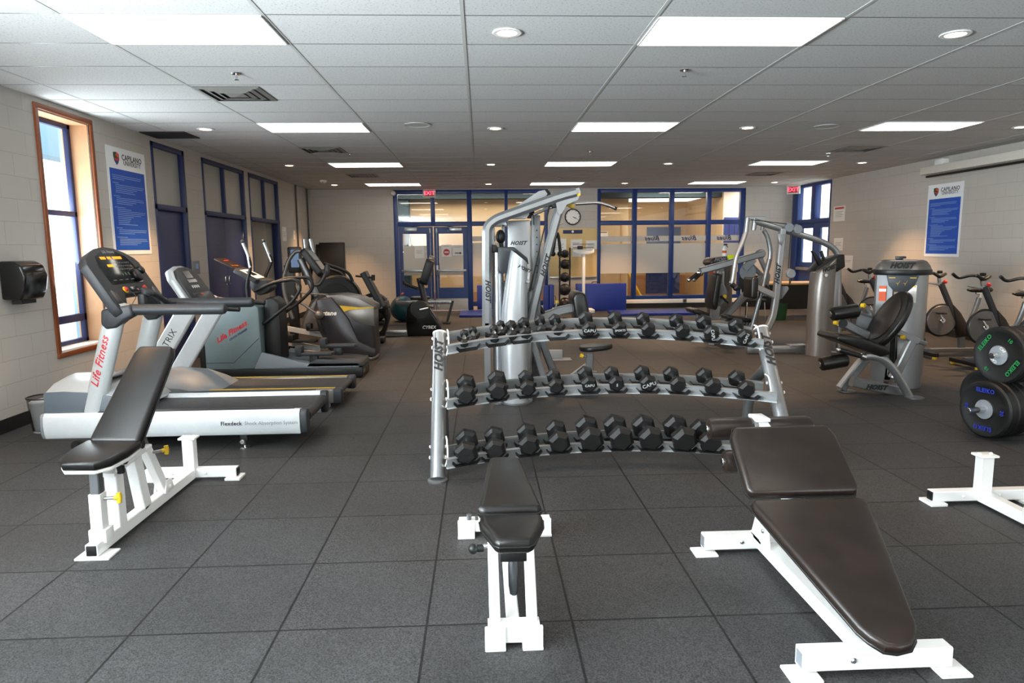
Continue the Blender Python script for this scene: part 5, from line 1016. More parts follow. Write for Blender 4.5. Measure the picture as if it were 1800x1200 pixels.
MB().tube(fil([(4.29,6.6,0.004),(4.138,6.6,0.251),(4.012,6.6,0.386),(3.893,6.6,0.429),(3.778,6.6,0.413)], .12, 5), .04, 14).build('rear_leg', M['steel'], le)
MB().lathe([(.09, 0), (.09, .01), (.05, .014)], (3.82, 6.93, 0), (0, 0, 1), 20).build('foot_disc', M['steeld'], le); MB().lathe([(.09, 0), (.09, .01), (.05, .014)], (4.32, 6.56, 0), (0, 0, 1), 20).build('foot_disc', M['steeld'], le)
MB().bar([(4.206,6.75,0.164),(4.371,6.75,0.544)], .085, .08, (0, 1, 0), .012).build('back_post', M['steel'], le)
MB().bar([(4.2, 6.75, .05), (4.5, 7.2, .05)], .08, .08).build('base_link', M['steel'], le)
sl = MB().bar([(4.112,6.75,0.688),(4.431,6.75,0.543)], .07, .075, (0, 1, 0), .012).build('slide_tube', M['steel'], le)
MB().bar([(4.406,6.75,0.555),(4.522,6.75,0.518)], .045, .05, (0, 1, 0), .008).build('slide_end', M['chrome'], sl)
mat_b = basis(V([(4.119,6.75,0.763)][0]), V((.46, -.10, .85)), (0, 1, 0))
MB().prism([(.33*math.cos(a)*(1), .235*math.sin(a)) for a in [2*PI*k/28 for k in range(28)]], mat_b, -.035, .035, .022, 3).build('backrest', M['leather'], le)
MB().prism([(.24*math.cos(a), .16*math.sin(a)) for a in [2*PI*k/20 for k in range(20)]], mat_b, -.055, -.030, .004).prism([(.24*math.cos(a), .16*math.sin(a)) for a in [2*PI*k/20 for k in range(20)]], mat_b, .030, .045, .004).build('back_board', M['leatherb'], le)
se = [(3.467,0.616),(3.512,0.656),(3.765,0.565),(4.035,0.502),(4.056,0.443),(3.952,0.41),(3.528,0.581)]
MB().prism([(3.48,0.599),(3.512,0.656),(3.762,0.612),(4.034,0.514),(4.045,0.444),(3.951,0.416)], 'xz', 6.55, 6.98, .025, 3).build('seat', M['leather'], le)
for pts, y in (([(3.514,6.75,0.835),(3.8,6.75,0.872)], 0), ([(3.404,6.7,0.334),(3.683,6.7,0.376)], 1)):
    a, b = V(pts[0]), V(pts[1]); r_ = MB().lathe([(.04, 0), (.066, .015), (.07, .04), (.07, (b-a).length-.02), (.05, (b-a).length)], a, b-a, 22).build('leg_roller', M['leather'], le)
    MB().disc(a-(b-a).normalized()*.008, b-a, .028, .014).build('roller_cap', M['chrome'], r_)
la = MB().bar([(3.705,6.9,0.736),(4.09,6.9,0.54)], .09, .10, (0, 1, 0), .014).build('lever_arm', M['steel'], le)
MB().disc([(3.691,6.84,0.731)][0], (0, -1, 0), .045, .02, 18).build('lever_pivot', M['dark'], la)
MB().prism([(3.916,0.691),(3.933,0.804),(4.043,0.785),(4.138,0.73),(4.087,0.581)], 'xz', 6.98, 7.0, .006).build('cam_plate', M['grey'], le)
MB().tube(fil([(3.992,7,0.894),(4.068,7,0.845),(4.087,7,0.743)], .06, 4), .022, 10).tube([(3.96,7,0.817),(4.155,7,0.736)], .024, 10).build('range_handle', M['alu'], le)
for c in [(3.798,6.7,0.925),(3.528,6.7,0.754),(4.229,6.7,0.599)]: MB().tube([V(c), V(c)+V((.02, -.03, 0))], .022, 14).build('pin_knob', M['yellow'], le)
h_ = MB().tube([(3.515,6.55,0.5),(3.743,6.55,0.433)], .024, 12).build('hand_grip', M['black'], le); MB().ball([(3.509,6.55,0.5)][0], .026, 10).build('grip_end', M['chrome'], h_); MB().tube([(3.737,6.55,0.436),(3.778,6.55,0.421)], .03, 10).build('grip_collar', M['chrome'], h_)
MB().tube(fil([(4.156,6.9,0.455),(4.24,6.9,0.285),(4.402,6.9,-0.021)], .1), .028, 10).build('brace', M['steeld'], le)
# studio bikes along the poster wall: built once, facing away from the wall
def spin(loc, label, first_=[]):
    if first_: return dup(first_[0], loc, 0, label)
    X, Y = 6.18, 9.0
    t = thing('studio_bike', label, 'exercise bike', (6.48, 9.0, 0), 'studio bikes by the poster wall'); first_.append(t)
    MB().bar([(X+.0, Y, 1.0), (X+.30, Y, .40)], .075, .055, (0, 1, 0), .015).build('front_tube', M['graph'], t)
    MB().prism([(X+.17, .72), (X+.29, .60), (X+.42, .40), (X+.44, .28), (X+.28, .26), (X+.24, .42)], 'xz', Y-.04, Y+.04, .015).build('chain_case', M['leatherb'], t)
    MB().bar(spline([(X+.36, Y, .40), (X+.46, Y, .52), (X+.52, Y, .68), (X+.55, Y, .80)], 4), .06, .05, (0, 1, 0), .012).build('seat_tube', M['steeld'], t)
    MB().bar([(X+.55, Y, .76), (X+.56, Y, .87)], .035, .035, (0, 1, 0)).bar([(X+.5, Y, .86), (X+.68, Y, .865)], .03, .025).build('seat_post', M['chrome'], t)
    rg = []
    for x, w_, h in ((X+.38, .02, .012), (X+.43, .03, .03), (X+.5, .04, .035), (X+.58, .085, .04), (X+.64, .095, .045), (X+.68, .075, .035)): rg.append([(x, Y+w_*math.cos(a), .905+h*math.sin(a)) for a in [2*PI*k/12 for k in range(12)]])
    MB().loft(rg).build('saddle', M['black'], t, 60)
    fw_ = MB().disc((X+.04, Y-.02, .50), (0, 1, 0), .205, .04, 36, .006).build('flywheel', M['bronze'], t)
    ring = [(X+.04+.207*math.cos(a), Y, .50+.207*math.sin(a)) for a in [2*PI*k/36 for k in range(36)]]
    MB().tube(ring, .018, 8, closed=True).build('guard_ring', M['black'], fw_)
    c = MB().disc((X+.04, Y-.05, .50), (0, 1, 0), .035, .03, 16).bar([(X+.04, Y-.06, .5), (X-.03, Y-.06, .60)], .025, .015, (0, 1, 0)).bar([(X+.04, Y+.06, .5), (X+.10, Y+.06, .4)], .025, .015, (0, 1, 0)).build('crank', M['chrome'], t)
    MB().box(X-.09, X+.01, Y-.16, Y-.07, .595, .615, .005).build('pedal', M['black'], c); MB().box(X+.06, X+.15, Y+.07, Y+.16, .385, .405, .005).build('pedal', M['black'], c)
    MB().bar([(X-.18, Y, .09), (X+.75, Y, .09)], .07, .06, (0, 0, 1), .01).bar([(X+.36, Y, .10), (X+.33, Y, .35)], .08, .05, (0, 1, 0)).build('base_beam', M['steeld'], t)
    for x in (X-.16, X+.74):
        b = MB().bar([(x, Y-.25, .06), (x, Y+.25, .06)], .07, .05, (0, 0, 1)).build('stabiliser', M['black'], t)
        MB().disc((x, Y-.22, 0), (0, 0, 1), .03, .04).build('foot', M['yellow'], b); MB().disc((x, Y+.22, 0), (0, 0, 1), .03, .04).build('foot', M['yellow'], b)
    st = MB().bar([(X-.01, Y, .98), (X-.03, Y, 1.07)], .035, .035, (0, 1, 0)).prism([(X-.20, 1.015), (X+.02, 1.0), (X+.03, .93), (X-.03, .97), (X-.20, 1.0)], 'xz', Y-.02, Y+.02, .004).build('stem', M['steel'], t)
    for s in (-1, 1):
        MB().tube(spline([(X-.03, Y, 1.08), (X-.02, Y+s*.08, 1.12), (X-.06, Y+s*.16, 1.13), (X-.17, Y+s*.22, 1.10), (X-.26, Y+s*.21, 1.15)], 5), .019, 10).build('handlebar', M['black'], t)
    MB().box(X-.05, X+.0, Y-.03, Y+.03, 1.13, 1.17, .01).build('computer', M['black'], st); MB().ball((X+.06, Y+.0, 1.02), .028, 10).build('resistance_knob', M['red'], st)
    return t
spin((6.48, 9.0, 0), 'studio bike with its flywheel showing right beside the seated leg machine tower')
spin((6.48, 8.2, 0), 'studio bike rising just above the green-lettered plates, red knob under its bars')
spin((6.48, 7.4, 0), 'studio bike cut by the right photo edge, only a handlebar tip in view')
spin((6.35, 10.45, 0), 'studio bike seen between the grey pulley tower and the seated leg machine')
spin((6.35, 11.5, 0), 'studio bike in the far part of the row, by the notices on the poster wall')
# weight tree with bumper plates
wt = thing('weight_tree', 'dark steel plate tree holding bumper plates at the right photo edge', 'weight tree', (4.38, 5.25, 0))
MB().bar([(4.42, 5.25, .05), (4.42, 5.25, 1.05)], .08, .08, (0, 1, 0)).build('post', M['steeld'], wt)
MB().bar([(4.0, 5.12, .035), (4.9, 5.35, .035)], .08, .05, (0, 0, 1)).bar([(4.42, 4.95, .035), (4.42, 5.65, .035)], .08, .05, (0, 0, 1)).bar([(4.42, 5.25, .20), (4.46, 4.86, .20)], .06, .05, (0, 0, 1)).build('base', M['steeld'], wt)
ax = V((-.975, -.22, 0)).normalized()
pegs = []
for c, ln in ((V((4.42, 5.22, .66)), .47), (V((4.42, 5.22, .235)), .66), (V((4.46, 5.62, .235)), .3), (V((4.35, 4.86, .17)), .26)):
    MB().disc(c, ax, .0245, ln, 18).build('peg', M['chrome'], wt); pegs.append(c)
def plate(c, col, words, num, label, r=.2245, th=.062):
    """bumper plate, c on the outer face, facing ax"""
    t = thing('bumper_plate', label, 'weight plate', tuple(c), 'bumper plates on the tree'); x = V((0, 0, 1)).cross(ax)
    MB().lathe([(.027, 0), (.078, .002), (.082, .008), (.17, .008), (.185, 0), (r-.012, 0), (r, .012), (r, th-.012), (r-.012, th), (.05, th), (.027, th), (.027, 0)], c, -ax, 44).build('rubber_disc', M['rubber'], t)
    if words:
        MB().lathe([(.0265, -.002), (.076, -.002), (.076, .003), (.0265, .003)], c, -ax, 30).build('steel_hub', M['grey'], t)
        for k in (0, 1):
            a = words[1]+k*PI; u = x*math.cos(a)+V((0, 0, 1))*math.sin(a); v = ax.cross(u)
            MB().text(words[0], c+ax*.0005+v*.148, u, v, .046, .0006, 0, bold=.0014).build('lettering', col, t)
            a += PI/2; u = x*math.cos(a)+V((0, 0, 1))*math.sin(a); v = ax.cross(u)
            MB().text(num, c+ax*.0005+v*.148, u, v, .04, .0006, 0, bold=.001).build('number', col, t)
            MB().text('CAP', c+ax*.003+v*.055, u, v, .03, .0005, 0).build('hub_lettering', M['paper'], t) if num == '10' else None
    return t
pr = ('second', 'third', 'fourth', 'fifth')
plate(pegs[0]+ax*.40, M['green'], ('ELEIKO', .95), '10', 'outermost black bumper plate on the upper peg, lettered in green')
for k in range(4): plate(pegs[0]+ax*(.40-.065*(k+1)), None, None, '', 'plain black bumper plate, %s on the upper peg behind the green-lettered one' % pr[k])
plate(pegs[1]+ax*.50, M['bluep'], ('ELEIKO', 0.), '20', 'outermost black bumper plate on the lower peg, lettered in blue', .2245, .08)
for k in range(2): plate(pegs[1]+ax*(.50-.083*(k+1)), None, None, '', 'plain black bumper plate, %s on the lower peg behind the blue-lettered one' % pr[k], .2245, .08)
plate(pegs[2]+ax*.2, None, None, '', 'black bumper plate on the rear peg, half hidden behind the blue-lettered stack')

# ---------------------------------------------------------------- things on the walls, mats, desk
def poster(name, label, cx_, y0, y1, z0, z1, inx):
    """blue rules poster with a white head; inx is the direction into the room"""
    t = thing(name, label, 'poster', (cx_, (y0+y1)/2, z0)); ux = V((0, 1, 0)) if inx > 0 else V((0, -1, 0)); up = V((0, 0, 1)); w = y1-y0; h = z1-z0
    if inx > 0: ux = V((0, 1, 0))
    # left edge as the reader sees it
    if inx > 0: o = V((cx_+.006*inx, y0, z0)); ux = V((0, 1, 0))
    else: o = V((cx_+.006*inx, y1, z0)); ux = V((0, -1, 0))
    B = basis(o, ux, up)
    sgn = 1 if (B.to_3x3() @ V((0, 0, 1))).x*inx > 0 else -1
    b = MB().prism([(0, 0), (w, 0), (w, h), (0, h)], B, -.005*sgn, 0).build('board', M['posterw'], t)
    MB().prism([(w*.05, h*.04), (w*.95, h*.04), (w*.95, h*.80), (w*.05, h*.80)], B, 0, .0015*sgn).build('blue_panel', M['royal'], t)
    m = MB(); rnd = random.Random(3); z = .755
    rows = [(.10, .75), (.10, .73), (.10, .3), None, (.10, .14), (.16, .74), (.16, .72), (.16, .55), (.16, .45), (.16, .5), None, (.10, .16), (.16, .7), (.16, .72), (.16, .5), (.16, .4), None, (.10, .26), (.16, .35), (.16, .74), (.16, .7), (.16, .6), (.16, .4), (.16, .33), (.16, .3), (.16, .28), (.16, .5), None, (.10, .15), (.16, .74), (.16, .72), (.16, .4), None, (.10, .26), (.16, .72), (.16, .74), (.16, .55), (.16, .45)]
    for r in rows:
        z -= .0175
        if r: m.prism([(w*r[0], h*z), (w*(r[0]+r[1]), h*z), (w*(r[0]+r[1]), h*(z+.0045)), (w*r[0], h*(z+.0045))], B, .001*sgn, .0026*sgn)
    m.build('text_lines', M['txtblue'], t)
    tx = (V(o)+ux*w*.64+up*h*.918+V((inx*.001, 0, 0)))
    MB().text('CAPILANO', tx, ux, up, w*.103, .0006, 0, bold=.0012).build('lettering', M['ink'], t); MB().text('UNIVERSITY', tx-up*h*.05, ux, up, w*.086, .0006, 0).build('lettering', M['ink'], t)
    sh = [(w*.17, h*.95), (w*.25, h*.957), (w*.31, h*.94), (w*.31, h*.89), (w*.28, h*.855), (w*.24, h*.835), (w*.19, h*.87), (w*.17, h*.91)]
    q = MB().prism(sh, B, 0, .0015*sgn).build('crest', M['kgreen'], t)
    MB().prism([(w*.25, h*.955), (w*.305, h*.935), (w*.30, h*.90), (w*.22, h*.925)], B, .001*sgn, .0025*sgn).build('crest_patch', M['orange'], q)
    MB().prism([(w*.20, h*.90), (w*.30, h*.895), (w*.28, h*.87), (w*.20, h*.88)], B, .001*sgn, .0025*sgn).build('crest_patch', M['red'], q)
    MB().prism([(w*.20, h*.875), (w*.27, h*.865), (w*.24, h*.84)], B, .001*sgn, .0025*sgn).build('crest_patch', M['royal'], q)
    return t
poster('rules_poster', 'blue and white university rules poster on the left wall beside the tall window', LX, 7.95, 8.83, 1.50, 2.70, 1)
poster('rules_poster', 'blue and white university rules poster on the right wall under the projection screen end', RX, 10.90, 11.78, 1.31, 2.52, -1)
def notice(lab, B, w, h, rows=4, head=None, col=None, group=None, arrow=False, stop=False):
    """sheet of paper, B its lower left corner frame, z towards the room"""
    t = thing('paper_notice', lab, 'notice', tuple(B.translation), group)
    MB().prism([(0, 0), (w, 0), (w, h), (0, h)], B, 0, .002).build('sheet', M['paper'], t)
    m = MB(); n = 0
    for k in range(rows):
        z = h*(.62-.11*k) if not (arrow or stop) else h*(.86-.1*k)
        m.prism([(w*.18, z), (w*(.82-.1*(k % 2)), z), (w*(.82-.1*(k % 2)), z+h*.025), (w*.18, z+h*.025)], B, .002, .003)
    m.build('text_lines', M['grey'], t)
    if head: MB().prism([(w*.1, h*.8), (w*.9, h*.8), (w*.9, h*.93), (w*.1, h*.93)], B, .002, .003).build('heading', head, t)
    if arrow: MB().prism([(w*.2, h*.18), (w*.65, h*.18), (w*.65, h*.10), (w*.85, h*.22), (w*.65, h*.34), (w*.65, h*.26), (w*.2, h*.26)], B, .002, .003).build('arrow', M['ink'], t)
    if stop:
        MB().prism(circ(h*.27, 24, (w*.5, h*.38)), B, .002, .003).build('red_disc', M['red'], t); MB().prism(rr(h*.36, h*.12, .004, 2, (w*.5, h*.38)), B, .003, .0036).build('bar', M['paper'], t)
    return t
XB = lambda x, z, y=BY: basis((x, y-.002, z), (1, 0, 0), (0, 0, 1))      # frames facing the camera on the rear wall
YR = lambda y, z: basis((RX-.002, y, z), (0, -1, 0), (0, 0, 1)); YL = lambda y, z: basis((LX+.002, y, z), (0, 1, 0), (0, 0, 1))
notice('paper notice on the left wall beside the open closet frame', YL(14.6, 1.72), .3, .29, 4)
notice('smaller paper notice beside the dark pipe in the left rear corner', YL(15.45, 1.76), .15, .2, 2)
notice('white notice with red heading by the navy lobby door', YR(14.98, 2.03), .48, .32, 4, M['red'])
notice('white sheet under the red-headed notice by the lobby door', YR(14.9, 1.40), .38, .27, 3)
notice('pale notice holder low on the right wall beside the lobby door', YR(14.45, 1.02), .36, .28, 2)
notice('long sheet beside the notice holder on the right wall', YR(14.95, 1.02), .30, .30, 1)
notice('white notice taped on the left glazed door leaf', XB(-1.62, 1.30, BY+.054), .235, .30, 3)
notice('white notice with red disc on the right glazed door leaf', XB(-.96, 1.33, BY+.054), .245, .29, 1, stop=True)
notice('white notice with black arrow on the right glazed door leaf', XB(-.69, 1.36, BY+.054), .27, .25, 2, arrow=True)
# exit signs
def exit_sign(lab, B, w, h):
    t = thing('exit_sign', lab, 'exit sign', tuple(B.translation)); 
    MB().prism([(0, 0), (w, 0), (w, h), (0, h)], B, 0, .07, .004).build('housing', M['cream'], t); o = B @ V((w/2, h/2, .0705)); r3 = B.to_3x3()
    MB().prism([(w*.14, h*.14), (w*.86, h*.14), (w*.86, h*.86), (w*.14, h*.86)], B, .07, .0705).build('face', M['red'], t)
    MB().text('EXIT', o, r3 @ V((1, 0, 0)), r3 @ V((0, 1, 0)), h*.62, .0012, 0, bold=.003).build('lettering', M['exit'], t); return t
exit_sign('lit red exit sign over the glazed double doors on the rear wall', basis((-1.37, BY-.005, 2.755), (1, 0, 0), (0, 0, 1)), .31, .195)
exit_sign('lit red exit sign beside the navy lobby door in the right corner', basis((7.42, 16.6, 2.74), (.75, -.66, 0), (0, 0, 1)), .30, .20)
# clock
ck = thing('wall_clock', 'round white wall clock with dark rim above the cork board', 'wall clock', (2.27, BY-.03, 2.08))
MB().lathe([(.195, 0), (.2, .02), (.19, .045), (.172, .045), (.170, .02)], (2.27, BY-.001, 2.268), (0, -1, 0), 40).build('rim', M['black'], ck)
fc = MB().disc((2.27, BY-.002, 2.268), (0, -1, 0), .175, .02, 40).build('dial', M['paper'], ck)
m = MB()
for k in range(12):
    a = k*PI/6; c = V((2.27+.145*math.sin(a), BY-.0225, 2.268+.145*math.cos(a))); m.bar([c, c+V((.022*math.sin(a), 0, .022*math.cos(a)))], .012, .002, (0, 1, 0))
m.build('hour_marks', M['ink'], fc)
for a, l, w_ in ((math.radians(110), .085, .013), (math.radians(118), .13, .009)): MB().bar([(2.27, BY-.025, 2.268), (2.27+l*math.sin(a), BY-.025, 2.268+l*math.cos(a))], w_, .003, (0, 1, 0)).build('hand', M['ink'], ck)
# cork board with papers
cb = thing('cork_board', 'beige cork board on the rear wall under the clock', 'cork board', (2.28, BY-.02, .80))
MB().box(1.70, 2.87, BY-.02, BY, .80, 1.99, .003).build('cork', M['beige'], cb); MB().box(1.70, 2.87, BY-.03, BY, .77, .81, .003).build('tray_rail', M['steelk'], cb)
bn = thing('board_banner', 'navy banner strip along the top of the cork board', 'banner', (2.27, BY-.024, 1.86)); MB().box(2.03, 2.51, BY-.026, BY-.021, 1.86, 1.95).build('strip', M['navyd'], bn); MB().disc((2.27, BY-.026, 1.91), (0, -1, 0), .03, .002, 16).build('emblem', M['paper'], bn)
notice('white sheet with text pinned left on the cork board', XB(1.78, 1.38, BY-.02), .33, .36, 4)
notice('cream sheet pinned at the middle of the cork board', XB(2.22, 1.50, BY-.02), .28, .22, 2)
notice('white sheet pinned at the right side of the cork board', XB(2.60, 1.47, BY-.02), .27, .22, 4)
notice('small white sheet pinned above the white scale', XB(2.26, 1.30, BY-.02), .22, .17, 2)
m = MB().box(2.02, 2.22, BY-.045, BY-.021, 1.0, 1.22, .003); solo(m, 'pinned_booklet', M['navyd'], 'dark blue booklet pinned low on the cork board beside the medicine balls', 'booklet')
# poster beyond the glazing (its own colours only), seen through the first pane
notice('dark-framed photo sheet on the corridor wall behind the first screen pane', basis((3.35, CY-.004, 1.78), (1, 0, 0), (0, 0, 1)), .27, .18, 0, M['leatherb'])
# medicine ball rack and balls
mr = thing('ball_rack', 'narrow black upright rack holding five medicine balls, under the cork board', 'ball rack', (2.0, 16.2, 0))
for x in (1.86, 2.10): MB().bar([(x, 16.3, 0), (x, 16.25, 1.52)], .035, .05, (0, 1, 0)).build('upright', M['black'], mr)
MB().box(1.8, 2.14, 15.95, 16.5, 0, .05, .01).build('base', M['black'], mr)
lab5 = ('topmost', 'second', 'third', 'fourth', 'lowest')
for k, (x, z) in enumerate([(1.958,1.379),(1.958,1.142),(1.958,0.838),(1.958,0.546),(1.959,0.225)]):
    r = (.095, .11, .115, .14, .14)[k]
    s_ = MB().bar([(x-.12, 16.25, z-r*.75), (x-.1, 15.98, z-r*.8)], .02, .012).bar([(x+.12, 16.25, z-r*.75), (x+.1, 15.98, z-r*.8)], .02, .012).bar([(x-.13, 16.24, z-r*.75), (x+.13, 16.24, z-r*.75)], .02, .02); s_.build('cradle', M['black'], mr)
    solo(MB().ball((x, 16.06, z), r, 22), 'medicine_ball', M['rubber'] if k < 4 else M['leatherb'], '%s medicine ball on the narrow rack by the cork board' % lab5[k], 'medicine ball', 'medicine balls')
# physician scale
ps_ = thing('physician_scale', 'white upright balance scale before the cork board', 'scale', (2.38, 16.3, 0))
MB().box(2.40, 2.47, 16.28, 16.36, .05, 1.36, .01).build('column', M['white'], ps_); MB().box(2.2, 2.65, 15.95, 16.4, 0, .08, .01).build('platform', M['white'], ps_)
MB().prism([(2.18, 1.48), (2.68, 1.48), (2.68, 1.40), (2.55, 1.36), (2.32, 1.36), (2.18, 1.42)], 'xz', 16.26, 16.32, .006).build('beam_plate', M['white'], ps_)
MB().tube([(2.17, 16.24, 1.52), (2.66, 16.24, 1.52), (2.66, 16.24, 1.60), (2.17, 16.24, 1.60)], .008, 6, closed=True).build('beam', M['ink'], ps_); MB().box(2.28, 2.4, 16.2, 16.28, 1.48, 1.56, .006).build('poise', M['ink'], ps_)
# mats
def mat_thing(lab, cx_, cy_, boxes):
    t = thing('gym_mat', lab, 'gym mat', (cx_, cy_, 0), 'blue gym mats')
    for nm, b in boxes: MB().box(*b, .015, 3).build(nm, M['blue'], t)
    return t
mat_thing('blue gym mat lying folded out before the glazed doors, left of the pull-down machine', .3, 15.6, [('flat_panel', (-.50, 1.0, 15.3, 16.5, 0, .06))])
mat_thing('blue mat standing on end behind the arch tube of the pull-down machine', .1, 16.75, [('panel', (-.10, .55, 16.62, 16.70, .06, .64)), ('panel', (-.10, .55, 16.71, 16.79, .06, .64))])
bm2 = mat_thing('tall folded blue mat standing beside the medicine ball rack', 1.62, 16.55, [('panel', (1.50, 1.62, 16.4, 16.75, 0, .62)), ('panel', (1.63, 1.74, 16.4, 16.75, 0, .64))])
MB().tube(fil([(1.745, 16.5, .38), (1.79, 16.5, .36), (1.79, 16.5, .24), (1.745, 16.5, .22)], .02, 3), .008, 6).build('carry_strap', M['ink'], bm2)
m5 = mat_thing('large dark blue mat propped upright against the glazed screen wall', 2.95, 16.5, [('panel', (2.27, 3.50, 16.45, 16.53, 0, .66))])
MB().tube(fil([(2.66, 16.49, .66), (2.68, 16.49, .70), (2.82, 16.49, .70), (2.84, 16.49, .66)], .02, 3), .01, 6).build('carry_strap', M['ink'], m5)
mat_thing('blue mat lying flat on the floor under the glazed screen', 4.0, 15.5, [('flat_panel', (2.95, 3.9, 15.1, 15.95, 0, .06)), ('flat_panel', (3.91, 4.86, 15.1, 15.95, 0, .06))])
solo(MB().lathe([(.05, 0), (.055, .01), (.05, .12)], (1.72, 16.1, 0), (0, 0, 1), 14), 'paper_cup', M['white'], 'small white cup on the floor beside the ball rack', 'cup')
# left wall: towel dispenser, thermostat, pipes, bin
td = thing('towel_dispenser', 'black wall towel dispenser at the left photo edge, paper showing below', 'towel dispenser', (LX+.12, 6.2, 1.10))
prof = [(LX, 1.13), (LX+.16, 1.12), (LX+.20, 1.20), (LX+.22, 1.33), (LX+.19, 1.42), (LX+.12, 1.46), (LX, 1.46)]
MB().prism(prof, 'xz', 6.06, 6.38, .02, 3).build('cover', M['blackgloss'], td); MB().box(LX, LX+.14, 6.385, 6.44, 1.16, 1.32, .02).build('side_cheek', M['white'], td); MB().box(LX+.204, LX+.212, 6.18, 6.31, 1.335, 1.355).build('label_strip', M['paper'], td); MB().box(LX+.06, LX+.14, 6.1, 6.3, 1.09, 1.13).build('paper_slot', M['black'], td)
tsn = thing('thermostat_plate', 'grey metal wall plate with small screen between the two navy doors', 'wall plate', (LX, 10.13, 1.20)); MB().box(LX, LX+.02, 10.04, 10.24, 1.20, 1.39, .005).build('plate', M['grey'], tsn); MB().box(LX+.02, LX+.024, 10.1, 10.18, 1.28, 1.35).build('screen', M['txtblue'], tsn)
for y, lab in ((15.75, 'thin dark wall pipe nearest the open closet in the left rear corner'), (16.75, 'thin dark wall pipe nearest the rear wall in the left rear corner')): solo(MB().rod((LX+.025, y, .3), (LX+.025, y, H), .018, 10), 'conduit_pipe', M['pipe'], lab, 'pipe')
wb = thing('waste_basket', 'wire mesh waste basket with white liner beside the nose of the nearest treadmill', 'waste basket', (-3.8, 5.98, 0))
MB().lathe([(.10, .0), (.105, .01), (.13, .30), (.125, .30), (.10, .012)], (-3.78, 5.98, 0), (0, 0, 1), 24).build('mesh_wall', M['mesh'], wb); MB().tube([(-3.78+.128*math.cos(a), 5.98+.128*math.sin(a), .30) for a in [2*PI*k/24 for k in range(24)]], .007, 8, closed=True).build('rim', M['black'], wb)
MB().lathe([(.085, .02), (.09, .03), (.115, .26), (.10, .27), (.08, .20)], (-3.78, 5.98, 0), (0, 0, 1), 18).build('liner_bag', M['snow'], wb)
# closet shelves behind the open door
cs_ = thing('closet_shelf_unit', 'dark wooden shelf unit inside the open closet', 'shelf unit', (LX-.7, 13.0, 0))
MB().box(LX-.62, LX-.30, 12.72, 12.75, 0, 2.1).box(LX-.62, LX-.30, 13.48, 13.51, 0, 2.1).box(LX-.64, LX-.62, 12.72, 13.51, 0, 2.1).build('side_panel', M['woodd'], cs_)
for z in (.3, .62, .94, 1.26, 1.5, 1.72): MB().box(LX-.62, LX-.30, 12.75, 13.48, z, z+.025).build('shelf', M['woodd'], cs_)
# ceiling fittings
def vent(x, y, lab, first_=[]):
    loc = (x, y, H-.02)
    if first_: return dup(first_[0], loc, 0, lab)
    t = thing('ceiling_vent', lab, 'ceiling vent', loc, 'square ceiling air vents'); first_.append(t)
    MB().box(x-.29, x+.29, y-.29, y+.29, H-.006, H-.003).build('throat_shade', M['ink'], t)  # black sheet painted as shade, no recess behind it
    for k, (s, q) in enumerate(((.29, .86), (.215, .84), (.15, .78), (.085, .05))):
        m = MB(); z = H-.004-.003*k
        a = [(-s, -s), (s, -s), (s, s), (-s, s)]; b = [(p[0]*q, p[1]*q) for p in a]
        for i in range(4):
            j = (i+1) % 4
            m.add([(x+a[i][0], y+a[i][1], z), (x+a[j][0], y+a[j][1], z), (x+b[j][0], y+b[j][1], z-.010), (x+b[i][0], y+b[i][1], z-.010), (x+a[i][0], y+a[i][1], z-.003), (x+a[j][0], y+a[j][1], z-.003), (x+b[j][0], y+b[j][1], z-.013), (x+b[i][0], y+b[i][1], z-.013)], [(0, 1, 2, 3), (7, 6, 5, 4), (0, 3, 7, 4), (1, 5, 6, 2), (0, 4, 5, 1), (3, 2, 6, 7)])
        m.build('louver_ring', M['louver'], t)
    return t
vent(-2.22, 6.68, 'large open square air vent nearest, past the first left ceiling panel'); vent(-2.25, 10.32, 'square air vent past the second left ceiling panel'); vent(-2.28, 13.85, 'small far air vent before the exit sign side of the ceiling'); vent(5.72, 10.42, 'dark square air vent on the right side, before the projection screen'); vent(5.72, 13.93, 'far dark air vent on the right side near the lobby door')
def sprinkler(x, y, lab, first_=[]):
    if first_: return dup(first_[0], (x, y, H-.05), 0, lab)
    t = thing('sprinkler_head', lab, 'sprinkler', (x, y, H-.05), 'ceiling sprinkler heads'); first_.append(t)
    MB().lathe([(.035, 0), (.04, .006), (.02, .01)], (x, y, H-.012), (0, 0, 1), 18).build('escutcheon', M['chrome'], t); MB().rod((x, y, H-.05), (x, y, H-.01), .009).disc((x, y, H-.055), (0, 0, 1), .02, .004).build('head', M['chrome'], t); return t
for (x, y), l in zip(((-1.96, 5.92), (1.69, 5.8), (-1.95, 10.74), (1.66, 10.54), (5.47, 10.84), (1.65, 14.5), (-1.95, 14.88)), ('just before the nearest air vent', 'past the right nearest ceiling panel', 'past the second left ceiling panel by a vent', 'past the middle panel of the second row', 'beside the right-hand dark vent', 'far off before the middle last panel', 'far off before the left last panel')): sprinkler(x, y, 'small chrome ceiling sprinkler head %s' % l)
for x, y, l in ((-.71, 8.27, 'left'), (4.22, 8.44, 'right')):
    m = MB().lathe([(.145, .004), (.15, 0), (.15, .007), (.0, .012)], (x, y, H-.012), (0, 0, 1), 30); solo(m, 'ceiling_speaker', M['grid'], 'round white ceiling speaker on the %s side of the second row of panels' % l, 'ceiling speaker')
sd = thing('smoke_detector', 'white ceiling detector with blue light near the left rear corner', 'smoke detector', (-3.25, 14.8, H-.05)); MB().lathe([(.04, 0), (.07, .02), (.075, .05)], (-3.25, 14.8, H-.05), (0, 0, 1), 20).build('body', M['white'], sd); MB().ball((-3.25, 14.74, H-.04), .01, 8).build('light', M['bluep'], sd)
